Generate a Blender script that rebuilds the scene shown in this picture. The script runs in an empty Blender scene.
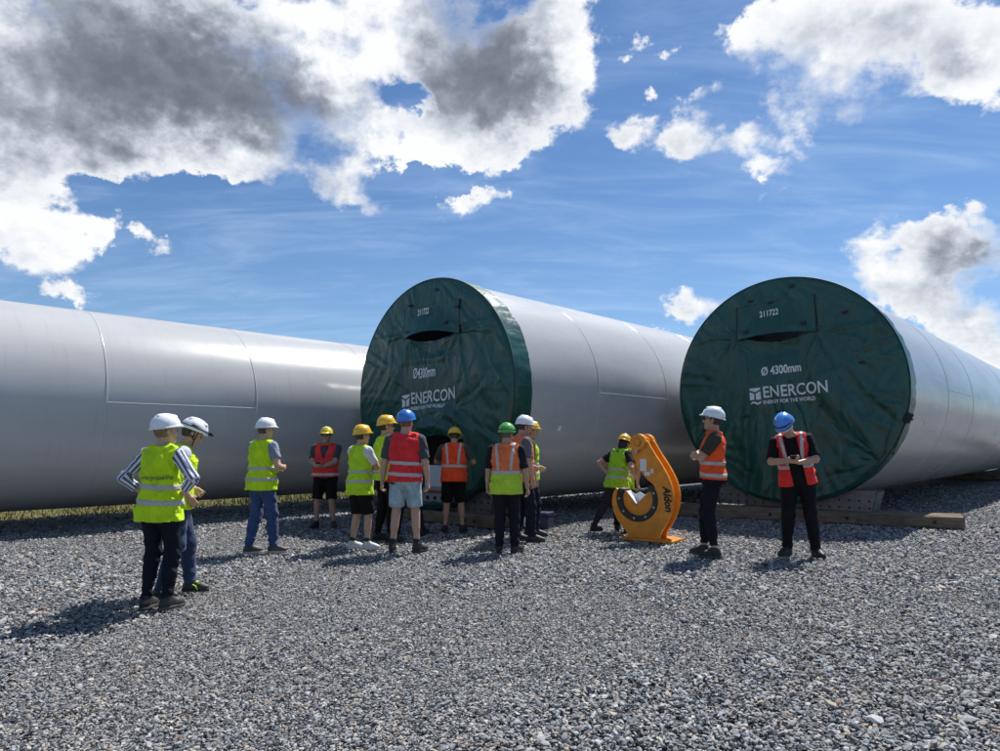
import bpy, bmesh, math, random
import numpy as np
from mathutils import Vector, Matrix
from mathutils.bvhtree import BVHTree

random.seed(7); rng = np.random.default_rng(7)
scene = bpy.context.scene
COL = scene.collection
R_ = math.radians

# ------------------------------------------------------------------ camera
CAM_H = 1.42
cam_d = bpy.data.cameras.new('camera'); cam = bpy.data.objects.new('camera', cam_d); COL.objects.link(cam)
cam_d.sensor_width = 36.0; cam_d.lens = 36.0 * 0.6915
cam_d.clip_start = 0.05; cam_d.clip_end = 6000
cam.location = (0, 0, CAM_H); cam.rotation_euler = (math.pi / 2 + 0.0989, 0, 0)
scene.camera = cam

# ------------------------------------------------------------------ light
SUN = Vector((0.405, 0.500, 1.0)).normalized()          # towards the sun
sun_el = math.asin(SUN.z); sun_az = math.atan2(SUN.x, SUN.y)
sd = bpy.data.lights.new('sun', 'SUN'); sd.energy = 5.0; sd.angle = R_(0.53); sd.color = (1.0, 0.965, 0.91)
so = bpy.data.objects.new('sun', sd); COL.objects.link(so)
so.rotation_euler = (-SUN).to_track_quat('-Z', 'Y').to_euler(); so.location = (20, 25, 60)
scene.view_settings.view_transform = 'Standard'; scene.view_settings.look = 'None'
scene.view_settings.gamma = 1.0; scene.view_settings.use_curve_mapping = False
scene.view_settings.exposure = 0.47
scene.render.engine = 'CYCLES'
scene.cycles.use_denoising = True
scene.cycles.max_bounces = 7; scene.cycles.diffuse_bounces = 3; scene.cycles.glossy_bounces = 3
scene.cycles.transparent_max_bounces = 6
try: scene.cycles.denoising_prefilter = 'ACCURATE'
except Exception: pass


class NT:
    """short-hand for building node trees"""
    def __init__(s, tree): s.t = tree; s.n = tree.nodes; s.l = tree.links
    def add(s, typ, **kw):
        n = s.n.new(typ)
        for k, v in kw.items(): setattr(n, k, v)
        return n
    def put(s, sock, v):
        if hasattr(v, 'is_linked') or isinstance(v, bpy.types.NodeSocket): s.l.new(v, sock)
        elif isinstance(v, (tuple, list)) and len(v) == 3 and sock.type == 'RGBA': sock.default_value = (*v, 1)
        else: sock.default_value = v
    def math(s, op, a, b=None, c=None, clamp=False):
        n = s.add('ShaderNodeMath', operation=op, use_clamp=clamp)
        s.put(n.inputs[0], a)
        if b is not None: s.put(n.inputs[1], b)
        if c is not None: s.put(n.inputs[2], c)
        return n.outputs[0]
    def vec(s, op, a, b=None, c=None):
        n = s.add('ShaderNodeVectorMath', operation=op)
        s.put(n.inputs[0], a)
        if b is not None: s.put(n.inputs[1], b)
        if c is not None: s.put(n.inputs[2], c)
        return n.outputs['Value'] if op in ('LENGTH', 'DOT_PRODUCT', 'DISTANCE') else n.outputs[0]
    def mrange(s, v, a, b, c=0.0, d=1.0, kind='SMOOTHSTEP'):
        n = s.add('ShaderNodeMapRange', interpolation_type=kind)
        s.put(n.inputs[0], v)
        for i, q in enumerate((a, b, c, d)): s.put(n.inputs[i + 1], q)
        return n.outputs[0]
    def noise(s, vec, scale, detail=4, rough=0.5, dist=0.0, lac=2.0):
        n = s.add('ShaderNodeTexNoise')
        if vec is not None: s.put(n.inputs['Vector'], vec)
        n.inputs['Scale'].default_value = scale; n.inputs['Detail'].default_value = detail
        n.inputs['Roughness'].default_value = rough; n.inputs['Distortion'].default_value = dist
        n.inputs['Lacunarity'].default_value = lac
        return n
    def mix(s, f, a, b, mode='MIX'):
        n = s.add('ShaderNodeMix', data_type='RGBA', blend_type=mode)
        s.put(n.inputs[0], f); s.put(n.inputs[6], a); s.put(n.inputs[7], b)
        return n.outputs[2]
    def comb(s, x, y, z):
        n = s.add('ShaderNodeCombineXYZ')
        for i, q in enumerate((x, y, z)): s.put(n.inputs[i], q)
        return n.outputs[0]


def make_world():
    w = bpy.data.worlds.new('World'); scene.world = w; w.use_nodes = True
    T = NT(w.node_tree); T.n.clear()
    out = T.add('ShaderNodeOutputWorld'); bg = T.add('ShaderNodeBackground'); bg.inputs[1].default_value = 1.0
    T.l.new(bg.outputs[0], out.inputs[0])
    sky = T.add('ShaderNodeTexSky', sky_type='NISHITA'); sky.sun_disc = False
    sky.sun_elevation = sun_el; sky.sun_rotation = sun_az
    sky.altitude = 100; sky.air_density = 1.0; sky.dust_density = 0.3; sky.ozone_density = 4.0
    skyc = T.vec('MULTIPLY', sky.outputs[0], tuple(0.068 * q for q in (0.77, 0.97, 1.13)))
    g = T.add('ShaderNodeTexCoord').outputs['Generated']
    sep = T.add('ShaderNodeSeparateXYZ'); T.l.new(g, sep.inputs[0]); x, y, z = sep.outputs
    zc = T.math('MAXIMUM', z, 0.0)
    az = T.math('MULTIPLY', T.math('ARCTAN2', x, y), 57.2958)
    el = T.math('MULTIPLY', T.math('ARCSINE', z), 57.2958)
    lay = T.vec('MULTIPLY', g, (1.0, 1.0, 1.25))
    k = T.math('DIVIDE', 1.0, T.math('ADD', zc, 0.22))
    flat = T.comb(T.math('MULTIPLY', x, k), T.math('MULTIPLY', y, k), T.math('MULTIPLY', z, 0.9))      # high sheet receding to the horizon
    warp = T.noise(lay, 9.0, 5, 0.6)
    wv = T.vec('SUBTRACT', warp.outputs['Color'], (0.5, 0.5, 0.5))
    pos = T.vec('MULTIPLY_ADD', wv, (6.0, 5.0, 0.0), T.comb(az, el, 0.0))
    wf = T.vec('SUBTRACT', T.noise(lay, 32.0, 5, 0.62).outputs['Color'], (0.5, 0.5, 0.5))
    pos = T.vec('MULTIPLY_ADD', wf, (3.4, 3.0, 0.0), pos)
    # cumulus banks: azimuth, elevation, half-width, half-height (degrees), strength
    f = 691.5; p = 0.0989
    acc = None; cor = None
    for (bx, by, rx, ry, wt, core) in CLOUDS:
        zcm = (375.5 - by) / f; dx = (bx - 500) / f
        v = Vector((dx, math.cos(p) - math.sin(p) * zcm, math.sin(p) + math.cos(p) * zcm)).normalized()
        a = math.degrees(math.atan2(v.x, v.y)); e = math.degrees(math.asin(v.z))
        sx = math.degrees(rx / f) * math.cos(math.atan(dx)) ** 2; sy = math.degrees(ry / f) * math.cos(math.atan(dx))
        q = T.vec('MULTIPLY_ADD', pos, (1 / sx, 1 / sy, 0), (-a / sx, -e / sy, 0))
        L = T.vec('LENGTH', q)
        b = T.mrange(L, 0.0, 1.5, wt, 0.0)
        acc = b if acc is None else T.math('ADD', acc, b)
        if core:
            b2 = T.mrange(L, 0.1, 1.35, core, 0.0)
            cor = b2 if cor is None else T.math('ADD', cor, b2)
    # the same broken cumulus all round and overhead, outside the part described above
    free = T.math('MAXIMUM', T.mrange(T.math('ABSOLUTE', az), 40, 62), T.mrange(el, 34, 48))
    rest = T.noise(lay, 3.2, 3, 0.5)
    restc = T.mrange(rest.outputs[0], 0.52, 0.72, 0.0, 1.4)
    acc = T.math('ADD', acc, T.math('MULTIPLY', free, restc))
    cor = T.math('ADD', cor, T.math('MULTIPLY', free, T.mrange(rest.outputs[0], 0.58, 0.74, 0.0, 0.9)))
    fb = T.noise(lay, 9.0, 11, 0.60)
    pv = T.vec('MULTIPLY_ADD', T.vec('SUBTRACT', fb.outputs['Color'], (0.5, 0.5, 0.5)), (0.11, 0.11, 0.11), lay)
    vo = T.add('ShaderNodeTexVoronoi', feature='F1'); T.put(vo.inputs['Vector'], pv); vo.normalize = True
    vo.inputs['Scale'].default_value = 15.0; vo.inputs['Detail'].default_value = 2.0; vo.inputs['Roughness'].default_value = 0.5; vo.inputs['Lacunarity'].default_value = 2.4
    pf = vo.outputs['Distance']
    fb2 = T.noise(T.vec('ADD', lay, tuple(0.020 * q for q in SUN)), 9.0, 6, 0.60)
    dens = T.math('ADD', T.math('SUBTRACT', acc, 0.50), T.math('MULTIPLY', T.math('SUBTRACT', fb.outputs[0], 0.5), 3.2))
    dens = T.math('ADD', dens, T.math('MULTIPLY', T.math('SUBTRACT', 0.36, pf), 0.9))
    soft = T.mrange(T.noise(lay, 4.0, 3, 0.5).outputs[0], 0.40, 0.62, 0.26, 0.95)
    alpha = T.mrange(dens, 0.0, soft)
    relief = T.math('ADD', T.math('MULTIPLY', T.math('SUBTRACT', fb.outputs[0], fb2.outputs[0]), 1.5), T.math('MULTIPLY', T.math('SUBTRACT', 0.34, pf), 0.40))
    low = T.noise(lay, 5.0, 6, 0.55)
    thick = T.math('ADD', cor, T.math('MULTIPLY', T.math('SUBTRACT', low.outputs[0], 0.5), 1.0))
    thick = T.math('ADD', thick, T.math('MULTIPLY', T.math('SUBTRACT', fb.outputs[0], 0.5), -0.3))
    shade = T.math('SUBTRACT', T.mrange(thick, -0.35, 1.35, 0.0, 1.0, 'LINEAR'), relief, None, True)
    shade = T.math('MULTIPLY', shade, T.mrange(dens, 0.1, 0.9, 0.30, 1.0))
    cr = T.add('ShaderNodeValToRGB'); e = cr.color_ramp.elements
    e[0].position = 0.05; e[0].color = (0.71, 0.72, 0.735, 1); e[1].position = 0.95; e[1].color = (0.120, 0.133, 0.166, 1)
    for pz, c in ((0.20, (0.60, 0.622, 0.66)), (0.36, (0.43, 0.462, 0.52)), (0.55, (0.25, 0.275, 0.328)), (0.75, (0.158, 0.175, 0.215))):
        q = e.new(pz); q.color = (*c, 1)
    T.l.new(shade, cr.inputs[0])
    # thin high veil
    ci = T.noise(T.vec('MULTIPLY', flat, (1.2, 3.6, 1.0)), 2.0, 8, 0.62, 0.6)
    veil = T.math('MULTIPLY', T.mrange(ci.outputs[0], 0.38, 0.80), 0.28)
    lowhaze = T.mrange(el, 0.0, 24.0, 0.14, 0.0)
    veil = T.math('ADD', veil, lowhaze, None, True)
    base = T.mix(veil, skyc, (0.46, 0.585, 0.78))
    col = T.mix(alpha, base, cr.outputs[0])
    T.l.new(col, bg.inputs[0])
    w.cycles.sampling_method = 'MANUAL'; w.cycles.sample_map_resolution = 512


# (px-derived directions in the photograph) x, y, half-width, half-height, strength, grey core
CLOUDS = [
    (60, 55, 190, 105, 1.0, .35), (200, 70, 200, 90, 1.1, .55), (275, 110, 125, 65, .6, .45), (130, 55, 110, 55, .2, .32), (340, 35, 80, 55, .6, -.60), (60, 25, 110, 28, .2, -.35),
    (480, 35, 110, 95, 1.0, .85), (390, 45, 80, 70, .5, -.25), (555, 50, 48, 85, .7, -.15), (500, 105, 85, 58, .8, .35), (400, 130, 48, 36, .6, -.3),
    (45, 135, 120, 60, .9, .35), (20, 215, 100, 52, 1.0, 0), (95, 225, 40, 24, .5, 0), (145, 240, 52, 22, .8, 0), (225, 145, 75, 28, .7, -.45),
    (325, 188, 52, 30, .9, .25), (365, 210, 36, 14, .7, 0), (430, 152, 55, 24, .7, -.2), (470, 204, 46, 21, .98, 0), (445, 183, 60, 8, -.5, 0), (70, 289, 40, 12, .8, 0),
    (408, 90, 34, 20, -1.6, 0), (250, 225, 90, 40, -.6, 0), (100, 190, 60, 12, -.5, 0), (545, 180, 60, 20, -.5, 0),
    (730, 35, 60, 44, .66, 0), (800, 40, 95, 55, .58, .08), (880, 25, 110, 45, .58, .18), (965, 40, 95, 55, .56, .30), (770, 85, 60, 32, .52, .05), (900, 85, 120, 34, .46, .1), (1000, 95, 80, 45, .4, .1),
    (690, 150, 42, 30, .78, 0), (744, 150, 34, 18, .72, 0), (772, 118, 44, 26, .74, 0), (832, 130, 48, 26, .82, .05), (768, 172, 30, 11, .56, 0), (630, 136, 28, 19, .80, 0), (662, 52, 38, 22, .72, 0),
    (690, 105, 22, 12, .62, 0), (652, 102, 16, 11, .78, 0), (905, 232, 64, 28, .95, .05), (965, 238, 62, 30, .95, .15), (972, 265, 60, 20, .85, .60), (900, 280, 52, 34, .9, .15), (950, 300, 62, 30, .85, .25),
    (990, 325, 60, 30, 1.0, .25), (692, 308, 44, 16, .92, 0), (672, 336, 34, 11, .82, 0), (1080, 230, 90, 60, .9, .4),
    (-70, 130, 90, 90, .9, .4),
]
make_world()


# ------------------------------------------------------------------ helpers
def link(o, parent=None):
    COL.objects.link(o)
    if parent is not None: o.parent = parent
    return o

def tag(o, label=None, cat=None, group=None, kind=None):
    if label: o['label'] = label
    if cat: o['category'] = cat
    if group: o['group'] = group
    if kind: o['kind'] = kind
    return o

def empty(name, loc=(0, 0, 0), rz=0.0):
    o = bpy.data.objects.new(name, None); o.empty_display_size = 0.2
    o.location = loc; o.rotation_euler = (0, 0, rz); COL.objects.link(o); return o

def mesh_np(name, V, Q, mat=None, parent=None, smooth=True):
    """V (n,3), Q (m,k) arrays -> linked object"""
    me = bpy.data.meshes.new(name); V = np.asarray(V, np.float32); Q = np.asarray(Q, np.int32)
    m, k = Q.shape
    me.vertices.add(len(V)); me.vertices.foreach_set('co', V.ravel())
    me.loops.add(m * k); me.loops.foreach_set('vertex_index', Q.ravel())
    me.polygons.add(m); me.polygons.foreach_set('loop_start', np.arange(0, m * k, k, dtype=np.int32))
    if smooth: me.polygons.foreach_set('use_smooth', np.ones(m, bool))
    me.update(calc_edges=True); me.validate()
    if mat: me.materials.append(mat)
    return link(bpy.data.objects.new(name, me), parent)

def mesh_py(name, V, F, mat=None, parent=None, smooth=False):
    me = bpy.data.meshes.new(name); me.from_pydata([tuple(v) for v in V], [], F); me.update()
    if smooth:
        for p in me.polygons: p.use_smooth = True
    if mat: me.materials.append(mat)
    return link(bpy.data.objects.new(name, me), parent)

def mesh_bm(name, bm, mat=None, parent=None, smooth=False):
    bmesh.ops.recalc_face_normals(bm, faces=bm.faces)
    me = bpy.data.meshes.new(name); bm.to_mesh(me); bm.free()
    if smooth:
        for p in me.polygons: p.use_smooth = True
    if mat: me.materials.append(mat)
    return link(bpy.data.objects.new(name, me), parent)

def bm_box(lo, hi, bev=0.0, seg=2, bm=None):
    b = bmesh.new(); r = bmesh.ops.create_cube(b, size=1.0)
    lo, hi = Vector(lo), Vector(hi)
    for v in b.verts: v.co = Vector([(lo[i] + hi[i]) / 2 + v.co[i] * (hi[i] - lo[i]) for i in range(3)])
    if bev: bmesh.ops.bevel(b, geom=list(b.edges), offset=bev, segments=seg, affect='EDGES', profile=0.6)
    if bm is None: return b
    me = bpy.data.meshes.new('tmp'); b.to_mesh(me); b.free(); bm.from_mesh(me); bpy.data.meshes.remove(me); return bm

def bm_prism(outline, depth, bev=0.0, to3=None):
    """2-D outline (list of (a,b)) extruded by depth along the third axis; to3 maps (a,b,c)->xyz"""
    b = bmesh.new()
    vs = [b.verts.new((p[0], 0, p[1])) for p in outline]
    f = b.faces.new(vs)
    r = bmesh.ops.extrude_face_region(b, geom=[f])
    bmesh.ops.translate(b, verts=[v for v in r['geom'] if isinstance(v, bmesh.types.BMVert)], vec=(0, depth, 0))
    if bev:
        ee = [e for e in b.edges if abs(e.verts[0].co.y - e.verts[1].co.y) < 1e-6]
        bmesh.ops.bevel(b, geom=ee, offset=bev, segments=2, affect='EDGES', profile=0.6)
    return b

def bm_cyl(c, axis, r, h, seg=32, bev=0.0):
    b = bmesh.new()
    bmesh.ops.create_cone(b, cap_ends=True, segments=seg, radius1=r, radius2=r, depth=h)
    if bev:
        ee = [e for e in b.edges if abs(e.verts[0].co.z - e.verts[1].co.z) < 1e-6]
        bmesh.ops.bevel(b, geom=ee, offset=bev, segments=2, affect='EDGES')
    q = Vector((0, 0, 1)).rotation_difference(Vector(axis))
    for v in b.verts: v.co = q @ v.co + Vector(c)
    return b

def bm_join(*bms):
    o = bmesh.new()
    for b in bms:
        me = bpy.data.meshes.new('tmp'); b.to_mesh(me); b.free(); o.from_mesh(me); bpy.data.meshes.remove(me)
    return o

_perm = rng.random(4096).astype(np.float32)
def vnoise(x, y, seed=0):
    x = np.asarray(x, np.float64); y = np.asarray(y, np.float64)
    xi = np.floor(x).astype(np.int64); yi = np.floor(y).astype(np.int64); fx = x - xi; fy = y - yi
    fx = fx * fx * (3 - 2 * fx); fy = fy * fy * (3 - 2 * fy)
    h = lambda i, j: _perm[(i * 73 + j * 1237 + seed * 331 + (i * j) % 97) & 4095]
    return (h(xi, yi) * (1 - fx) + h(xi + 1, yi) * fx) * (1 - fy) + (h(xi, yi + 1) * (1 - fx) + h(xi + 1, yi + 1) * fx) * fy
def fbm(x, y, o=4, seed=0):
    r = 0; a = 0.5
    for i in range(o): r = r + a * vnoise(x * 2 ** i + 17.3 * i, y * 2 ** i + 5.1 * i, seed + i); a *= 0.5
    return r
def sst(a, b, x):
    t = np.clip((x - a) / (b - a), 0, 1); return t * t * (3 - 2 * t)

# ------------------------------------------------------------------ materials
MATS = {}
def principled(name, col, rough=0.6, metal=0.0, spec=0.5, var=0.0, vscale=8.0, bump=0.0, bscale=60.0, bdetail=4, coords='Object',
               coat=0.0, sheen=0.0, trans=0.0, bdist=0.01):
    if name in MATS: return MATS[name]
    m = bpy.data.materials.new(name); m.use_nodes = True; T = NT(m.node_tree)
    b = T.n['Principled BSDF']
    b.inputs['Base Color'].default_value = (*col, 1); b.inputs['Roughness'].default_value = rough
    b.inputs['Metallic'].default_value = metal; b.inputs['Specular IOR Level'].default_value = spec
    if coat: b.inputs['Coat Weight'].default_value = coat; b.inputs['Coat Roughness'].default_value = 0.15
    if sheen: b.inputs['Sheen Weight'].default_value = sheen; b.inputs['Sheen Roughness'].default_value = 0.5
    tc = T.add('ShaderNodeTexCoord').outputs[coords]
    if var:
        n = T.noise(tc, vscale, 6, 0.6)
        fac = T.mrange(n.outputs[0], 0.3, 0.7, 1 - var, 1 + var, 'LINEAR')
        c = T.vec('SCALE', tuple(col)); T.put(T.n[-1].inputs['Scale'], fac)
        T.l.new(c, b.inputs['Base Color'])
    if bump:
        n = T.noise(tc, bscale, bdetail, 0.6)
        bu = T.add('ShaderNodeBump'); bu.inputs['Strength'].default_value = bump; bu.inputs['Distance'].default_value = bdist
        T.l.new(n.outputs[0], bu.inputs['Height']); T.l.new(bu.outputs[0], b.inputs['Normal'])
    MATS[name] = m; return m

def fabric(name, col, rough=0.85, wr=0.5, var=0.12, sheen=0.25):
    if name in MATS: return MATS[name]
    m = principled(name, col, rough, spec=0.18 if max(col) < .05 else 0.25, sheen=0.0 if max(col) < .05 else sheen * .5)
    T = NT(m.node_tree); b = T.n['Principled BSDF']
    tc = T.add('ShaderNodeTexCoord').outputs['Object']
    big = T.noise(tc, 9.0, 5, 0.55, 0.8); fine = T.noise(tc, 130.0, 3, 0.6)
    c = T.vec('SCALE', tuple(col)); T.put(T.n[-1].inputs['Scale'], T.mrange(big.outputs[0], 0.3, 0.7, 1 - var, 1 + var, 'LINEAR'))
    T.l.new(c, b.inputs['Base Color'])
    h = T.math('ADD', T.math('MULTIPLY', big.outputs[0], 1.0), T.math('MULTIPLY', fine.outputs[0], 0.05))
    bu = T.add('ShaderNodeBump'); bu.inputs['Strength'].default_value = wr; bu.inputs['Distance'].default_value = 0.05
    T.l.new(h, bu.inputs['Height']); T.l.new(bu.outputs[0], b.inputs['Normal'])
    return m

def skin_mat(name, col):
    if name in MATS: return MATS[name]
    m = principled(name, col, 0.5, spec=0.4, var=0.12, vscale=25, bump=0.15, bscale=180)
    b = m.node_tree.nodes['Principled BSDF']
    b.inputs['Subsurface Weight'].default_value = 0.12; b.inputs['Subsurface Radius'].default_value = (0.02, 0.008, 0.004)
    b.inputs['Subsurface Scale'].default_value = 0.3
    return m

def tower_paint():
    m = principled('tower_paint', (0.37, 0.375, 0.375), 0.25, spec=0.42, coat=0.1)
    T = NT(m.node_tree); b = T.n['Principled BSDF']; tc = T.add('ShaderNodeTexCoord').outputs['Object']
    st = T.vec('MULTIPLY', tc, (1.0, 0.25, 1.0))
    dirt = T.noise(st, 1.6, 8, 0.6); run = T.noise(T.vec('MULTIPLY', tc, (1.0, 9.0, 0.8)), 1.2, 6, 0.65)
    fine = T.noise(tc, 140, 2, 0.5)
    c1 = T.mix(T.mrange(dirt.outputs[0], 0.35, 0.75), (0.485, 0.49, 0.49), (0.42, 0.425, 0.425))
    c2 = T.mix(T.mrange(run.outputs[0], 0.52, 0.8, 0, 0.5), c1, (0.36, 0.35, 0.33))
    T.l.new(c2, b.inputs['Base Color'])
    T.put(b.inputs['Roughness'], T.mrange(dirt.outputs[0], 0.3, 0.7, 0.20, 0.29))
    wav = T.noise(tc, 1.1, 2, 0.4)
    h = T.math('ADD', T.math('MULTIPLY', wav.outputs[0], 1.0), T.math('MULTIPLY', fine.outputs[0], 0.006))
    bu = T.add('ShaderNodeBump'); bu.inputs['Strength'].default_value = 0.35; bu.inputs['Distance'].default_value = 0.02
    T.l.new(h, bu.inputs['Height']); T.l.new(bu.outputs[0], b.inputs['Normal'])
    return m

def tarp_mat():
    m = principled('green_tarpaulin', (0.006, 0.058, 0.045), 0.33, spec=0.55)
    T = NT(m.node_tree); b = T.n['Principled BSDF']; tc = T.add('ShaderNodeTexCoord').outputs['Object']
    n1 = T.noise(T.vec('MULTIPLY', tc, (2.2, 1.0, 0.8)), 1.6, 6, 0.5, 1.0)
    n2 = T.noise(T.vec('MULTIPLY', tc, (1.0, 1.0, 0.45)), 11.0, 3, 0.5, 1.5)
    h = T.math('ADD', T.math('MULTIPLY', n1.outputs[0], 1.0), T.math('MULTIPLY', n2.outputs[0], 0.10))
    c = T.mix(T.mrange(n1.outputs[0], 0.3, 0.7), (0.0062, 0.060, 0.047), (0.0085, 0.080, 0.062))
    T.l.new(c, b.inputs['Base Color'])
    bu = T.add('ShaderNodeBump'); bu.inputs['Strength'].default_value = 0.55; bu.inputs['Distance'].default_value = 0.06
    T.l.new(h, bu.inputs['Height']); T.l.new(bu.outputs[0], b.inputs['Normal'])
    return m

def wood_mat(name='weathered_timber', c1=(0.115, 0.085, 0.06), c2=(0.25, 0.195, 0.14)):
    m = principled(name, c1, 0.85, spec=0.25)
    T = NT(m.node_tree); b = T.n['Principled BSDF']; tc = T.add('ShaderNodeTexCoord').outputs['Object']
    g = T.noise(T.vec('MULTIPLY', tc, (1.2, 14.0, 14.0)), 2.5, 7, 0.65, 0.4)
    n = T.noise(tc, 3.0, 4, 0.6)
    c = T.mix(T.mrange(g.outputs[0], 0.3, 0.7), c1, c2)
    c = T.mix(T.mrange(n.outputs[0], 0.45, 0.75, 0, 0.6), c, tuple(0.55 * q for q in c1))
    T.l.new(c, b.inputs['Base Color'])
    bu = T.add('ShaderNodeBump'); bu.inputs['Strength'].default_value = 0.6; bu.inputs['Distance'].default_value = 0.01
    T.l.new(g.outputs[0], bu.inputs['Height']); T.l.new(bu.outputs[0], b.inputs['Normal'])
    return m

PAINT = tower_paint(); TARP = tarp_mat(); WOOD = wood_mat()
WHITE_PRINT = principled('white_print', (0.72, 0.74, 0.74), 0.6, var=0.12, vscale=14)
BLACK_RUB = principled('black_rubber', (0.012, 0.012, 0.013), 0.6)
STEEL = principled('galvanised_steel', (0.20, 0.205, 0.21), 0.5, 0.7, var=0.25, vscale=9, bump=0.1, bscale=40)

# ------------------------------------------------------------------ the yard
YAW = 0.7483
D2 = Vector((math.sin(YAW), math.cos(YAW), 0)); U2 = Vector((math.cos(YAW), -math.sin(YAW), 0))
def su(s, u, z=0.0): return D2 * s + U2 * u + Vector((0, 0, z))       # along / across the tower axes

def ground_mat():
    m = principled('gravel_ground', (0.2, 0.2, 0.2), 0.95, spec=0.2)
    T = NT(m.node_tree); b = T.n['Principled BSDF']; pos = T.add('ShaderNodeTexCoord').outputs['Object']
    v = T.add('ShaderNodeTexVoronoi'); v.inputs['Scale'].default_value = 26.0; T.l.new(pos, v.inputs['Vector'])
    v2 = T.add('ShaderNodeTexVoronoi', feature='DISTANCE_TO_EDGE'); v2.inputs['Scale'].default_value = 26.0; T.l.new(pos, v2.inputs['Vector'])
    sp = T.add('ShaderNodeSeparateColor'); T.l.new(v.outputs['Color'], sp.inputs[0])
    cr = T.add('ShaderNodeValToRGB'); e = cr.color_ramp.elements
    e[0].position = 0; e[0].color = (0.08, 0.084, 0.09, 1); e[1].position = 1; e[1].color = (0.42, 0.425, 0.43, 1)
    for p_, c in ((0.35, (0.18, 0.188, 0.2)), (0.7, (0.29, 0.298, 0.31)), (0.9, (0.38, 0.34, 0.29))):
        q = e.new(p_); q.color = (*c, 1)
    T.l.new(sp.outputs[0], cr.inputs[0])
    gap = T.mrange(v2.outputs['Distance'], 0.0, 0.12)
    g = T.mix(gap, (0.03, 0.03, 0.03), cr.outputs[0])
    # grass field beyond the left tower
    uu = T.vec('DOT_PRODUCT', pos, tuple(U2)); n = T.noise(pos, 0.8, 5, 0.6)
    edge = T.math('ADD', uu, T.math('MULTIPLY', T.math('SUBTRACT', n.outputs[0], 0.5), 1.0))
    fld = T.mrange(edge, -15.6, -16.1)
    gc = T.mix(T.mrange(T.noise(pos, 2.0, 8, 0.7).outputs[0], 0.35, 0.65), (0.07, 0.085, 0.022), (0.22, 0.19, 0.085))
    T.l.new(T.mix(fld, g, gc), b.inputs['Base Color'])
    h = T.math('ADD', T.math('MULTIPLY', gap, 0.6), T.math('MULTIPLY', sp.outputs[1], 0.6))
    bu = T.add('ShaderNodeBump'); bu.inputs['Strength'].default_value = 0.9; bu.inputs['Distance'].default_value = 0.03
    T.l.new(h, bu.inputs['Height']); T.l.new(bu.outputs[0], b.inputs['Normal'])
    return m

def build_ground():
    ax = np.concatenate([-np.geomspace(3000, 26, 14), np.arange(-24, 24.1, 1.0), np.geomspace(26, 3000, 14)])
    X, Y = np.meshgrid(ax, ax + 10, indexing='ij')
    Z = np.where((np.abs(X) < 40) & (np.abs(Y - 10) < 40), 0.03 * (fbm(X * 0.35, Y * 0.35, 3, 5) - 0.45), 0) - 0.035
    n = len(ax); V = np.stack([X, Y, Z], -1).reshape(-1, 3)
    i = np.arange(n * n).reshape(n, n)
    Q = np.stack([i[:-1, :-1], i[1:, :-1], i[1:, 1:], i[:-1, 1:]], -1).reshape(-1, 4)
    tag(mesh_np('ground', V, Q, ground_mat()), 'grey gravel yard with a dry grass field beyond', kind='structure')
build_ground()

def stone_mat():
    m = principled('gravel_stone', (0.2, 0.2, 0.2), 0.8, spec=0.35)
    T = NT(m.node_tree); b = T.n['Principled BSDF']
    r = T.add('ShaderNodeObjectInfo').outputs['Random']
    cr = T.add('ShaderNodeValToRGB'); cr.color_ramp.interpolation = 'LINEAR'; e = cr.color_ramp.elements
    e[0].position = 0; e[0].color = (0.035, 0.038, 0.043, 1); e[1].position = 1; e[1].color = (0.31, 0.155, 0.09, 1)
    for p_, c in ((0.12, (0.13, 0.137, 0.147)), (0.42, (0.212, 0.221, 0.232)), (0.70, (0.315, 0.325, 0.337)), (0.86, (0.45, 0.453, 0.455)),
                  (0.92, (0.45, 0.40, 0.33)), (0.975, (0.40, 0.31, 0.22))):
        q = e.new(p_); q.color = (*c, 1)
    T.l.new(r, cr.inputs[0])
    geo = T.add('ShaderNodeNewGeometry').outputs['Position']
    n = T.noise(geo, 0.55, 4, 0.6); n2 = T.noise(geo, 70.0, 4, 0.6)
    c = T.mix(T.mrange(n.outputs[0], 0.42, 0.70, 0.0, 0.34), cr.outputs[0], (0.30, 0.275, 0.24))
    c = T.mix(T.mrange(n2.outputs[0], 0.35, 0.7, 0.0, 0.35), c, (0.15, 0.157, 0.17))
    T.l.new(c, b.inputs['Base Color'])
    return m

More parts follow.
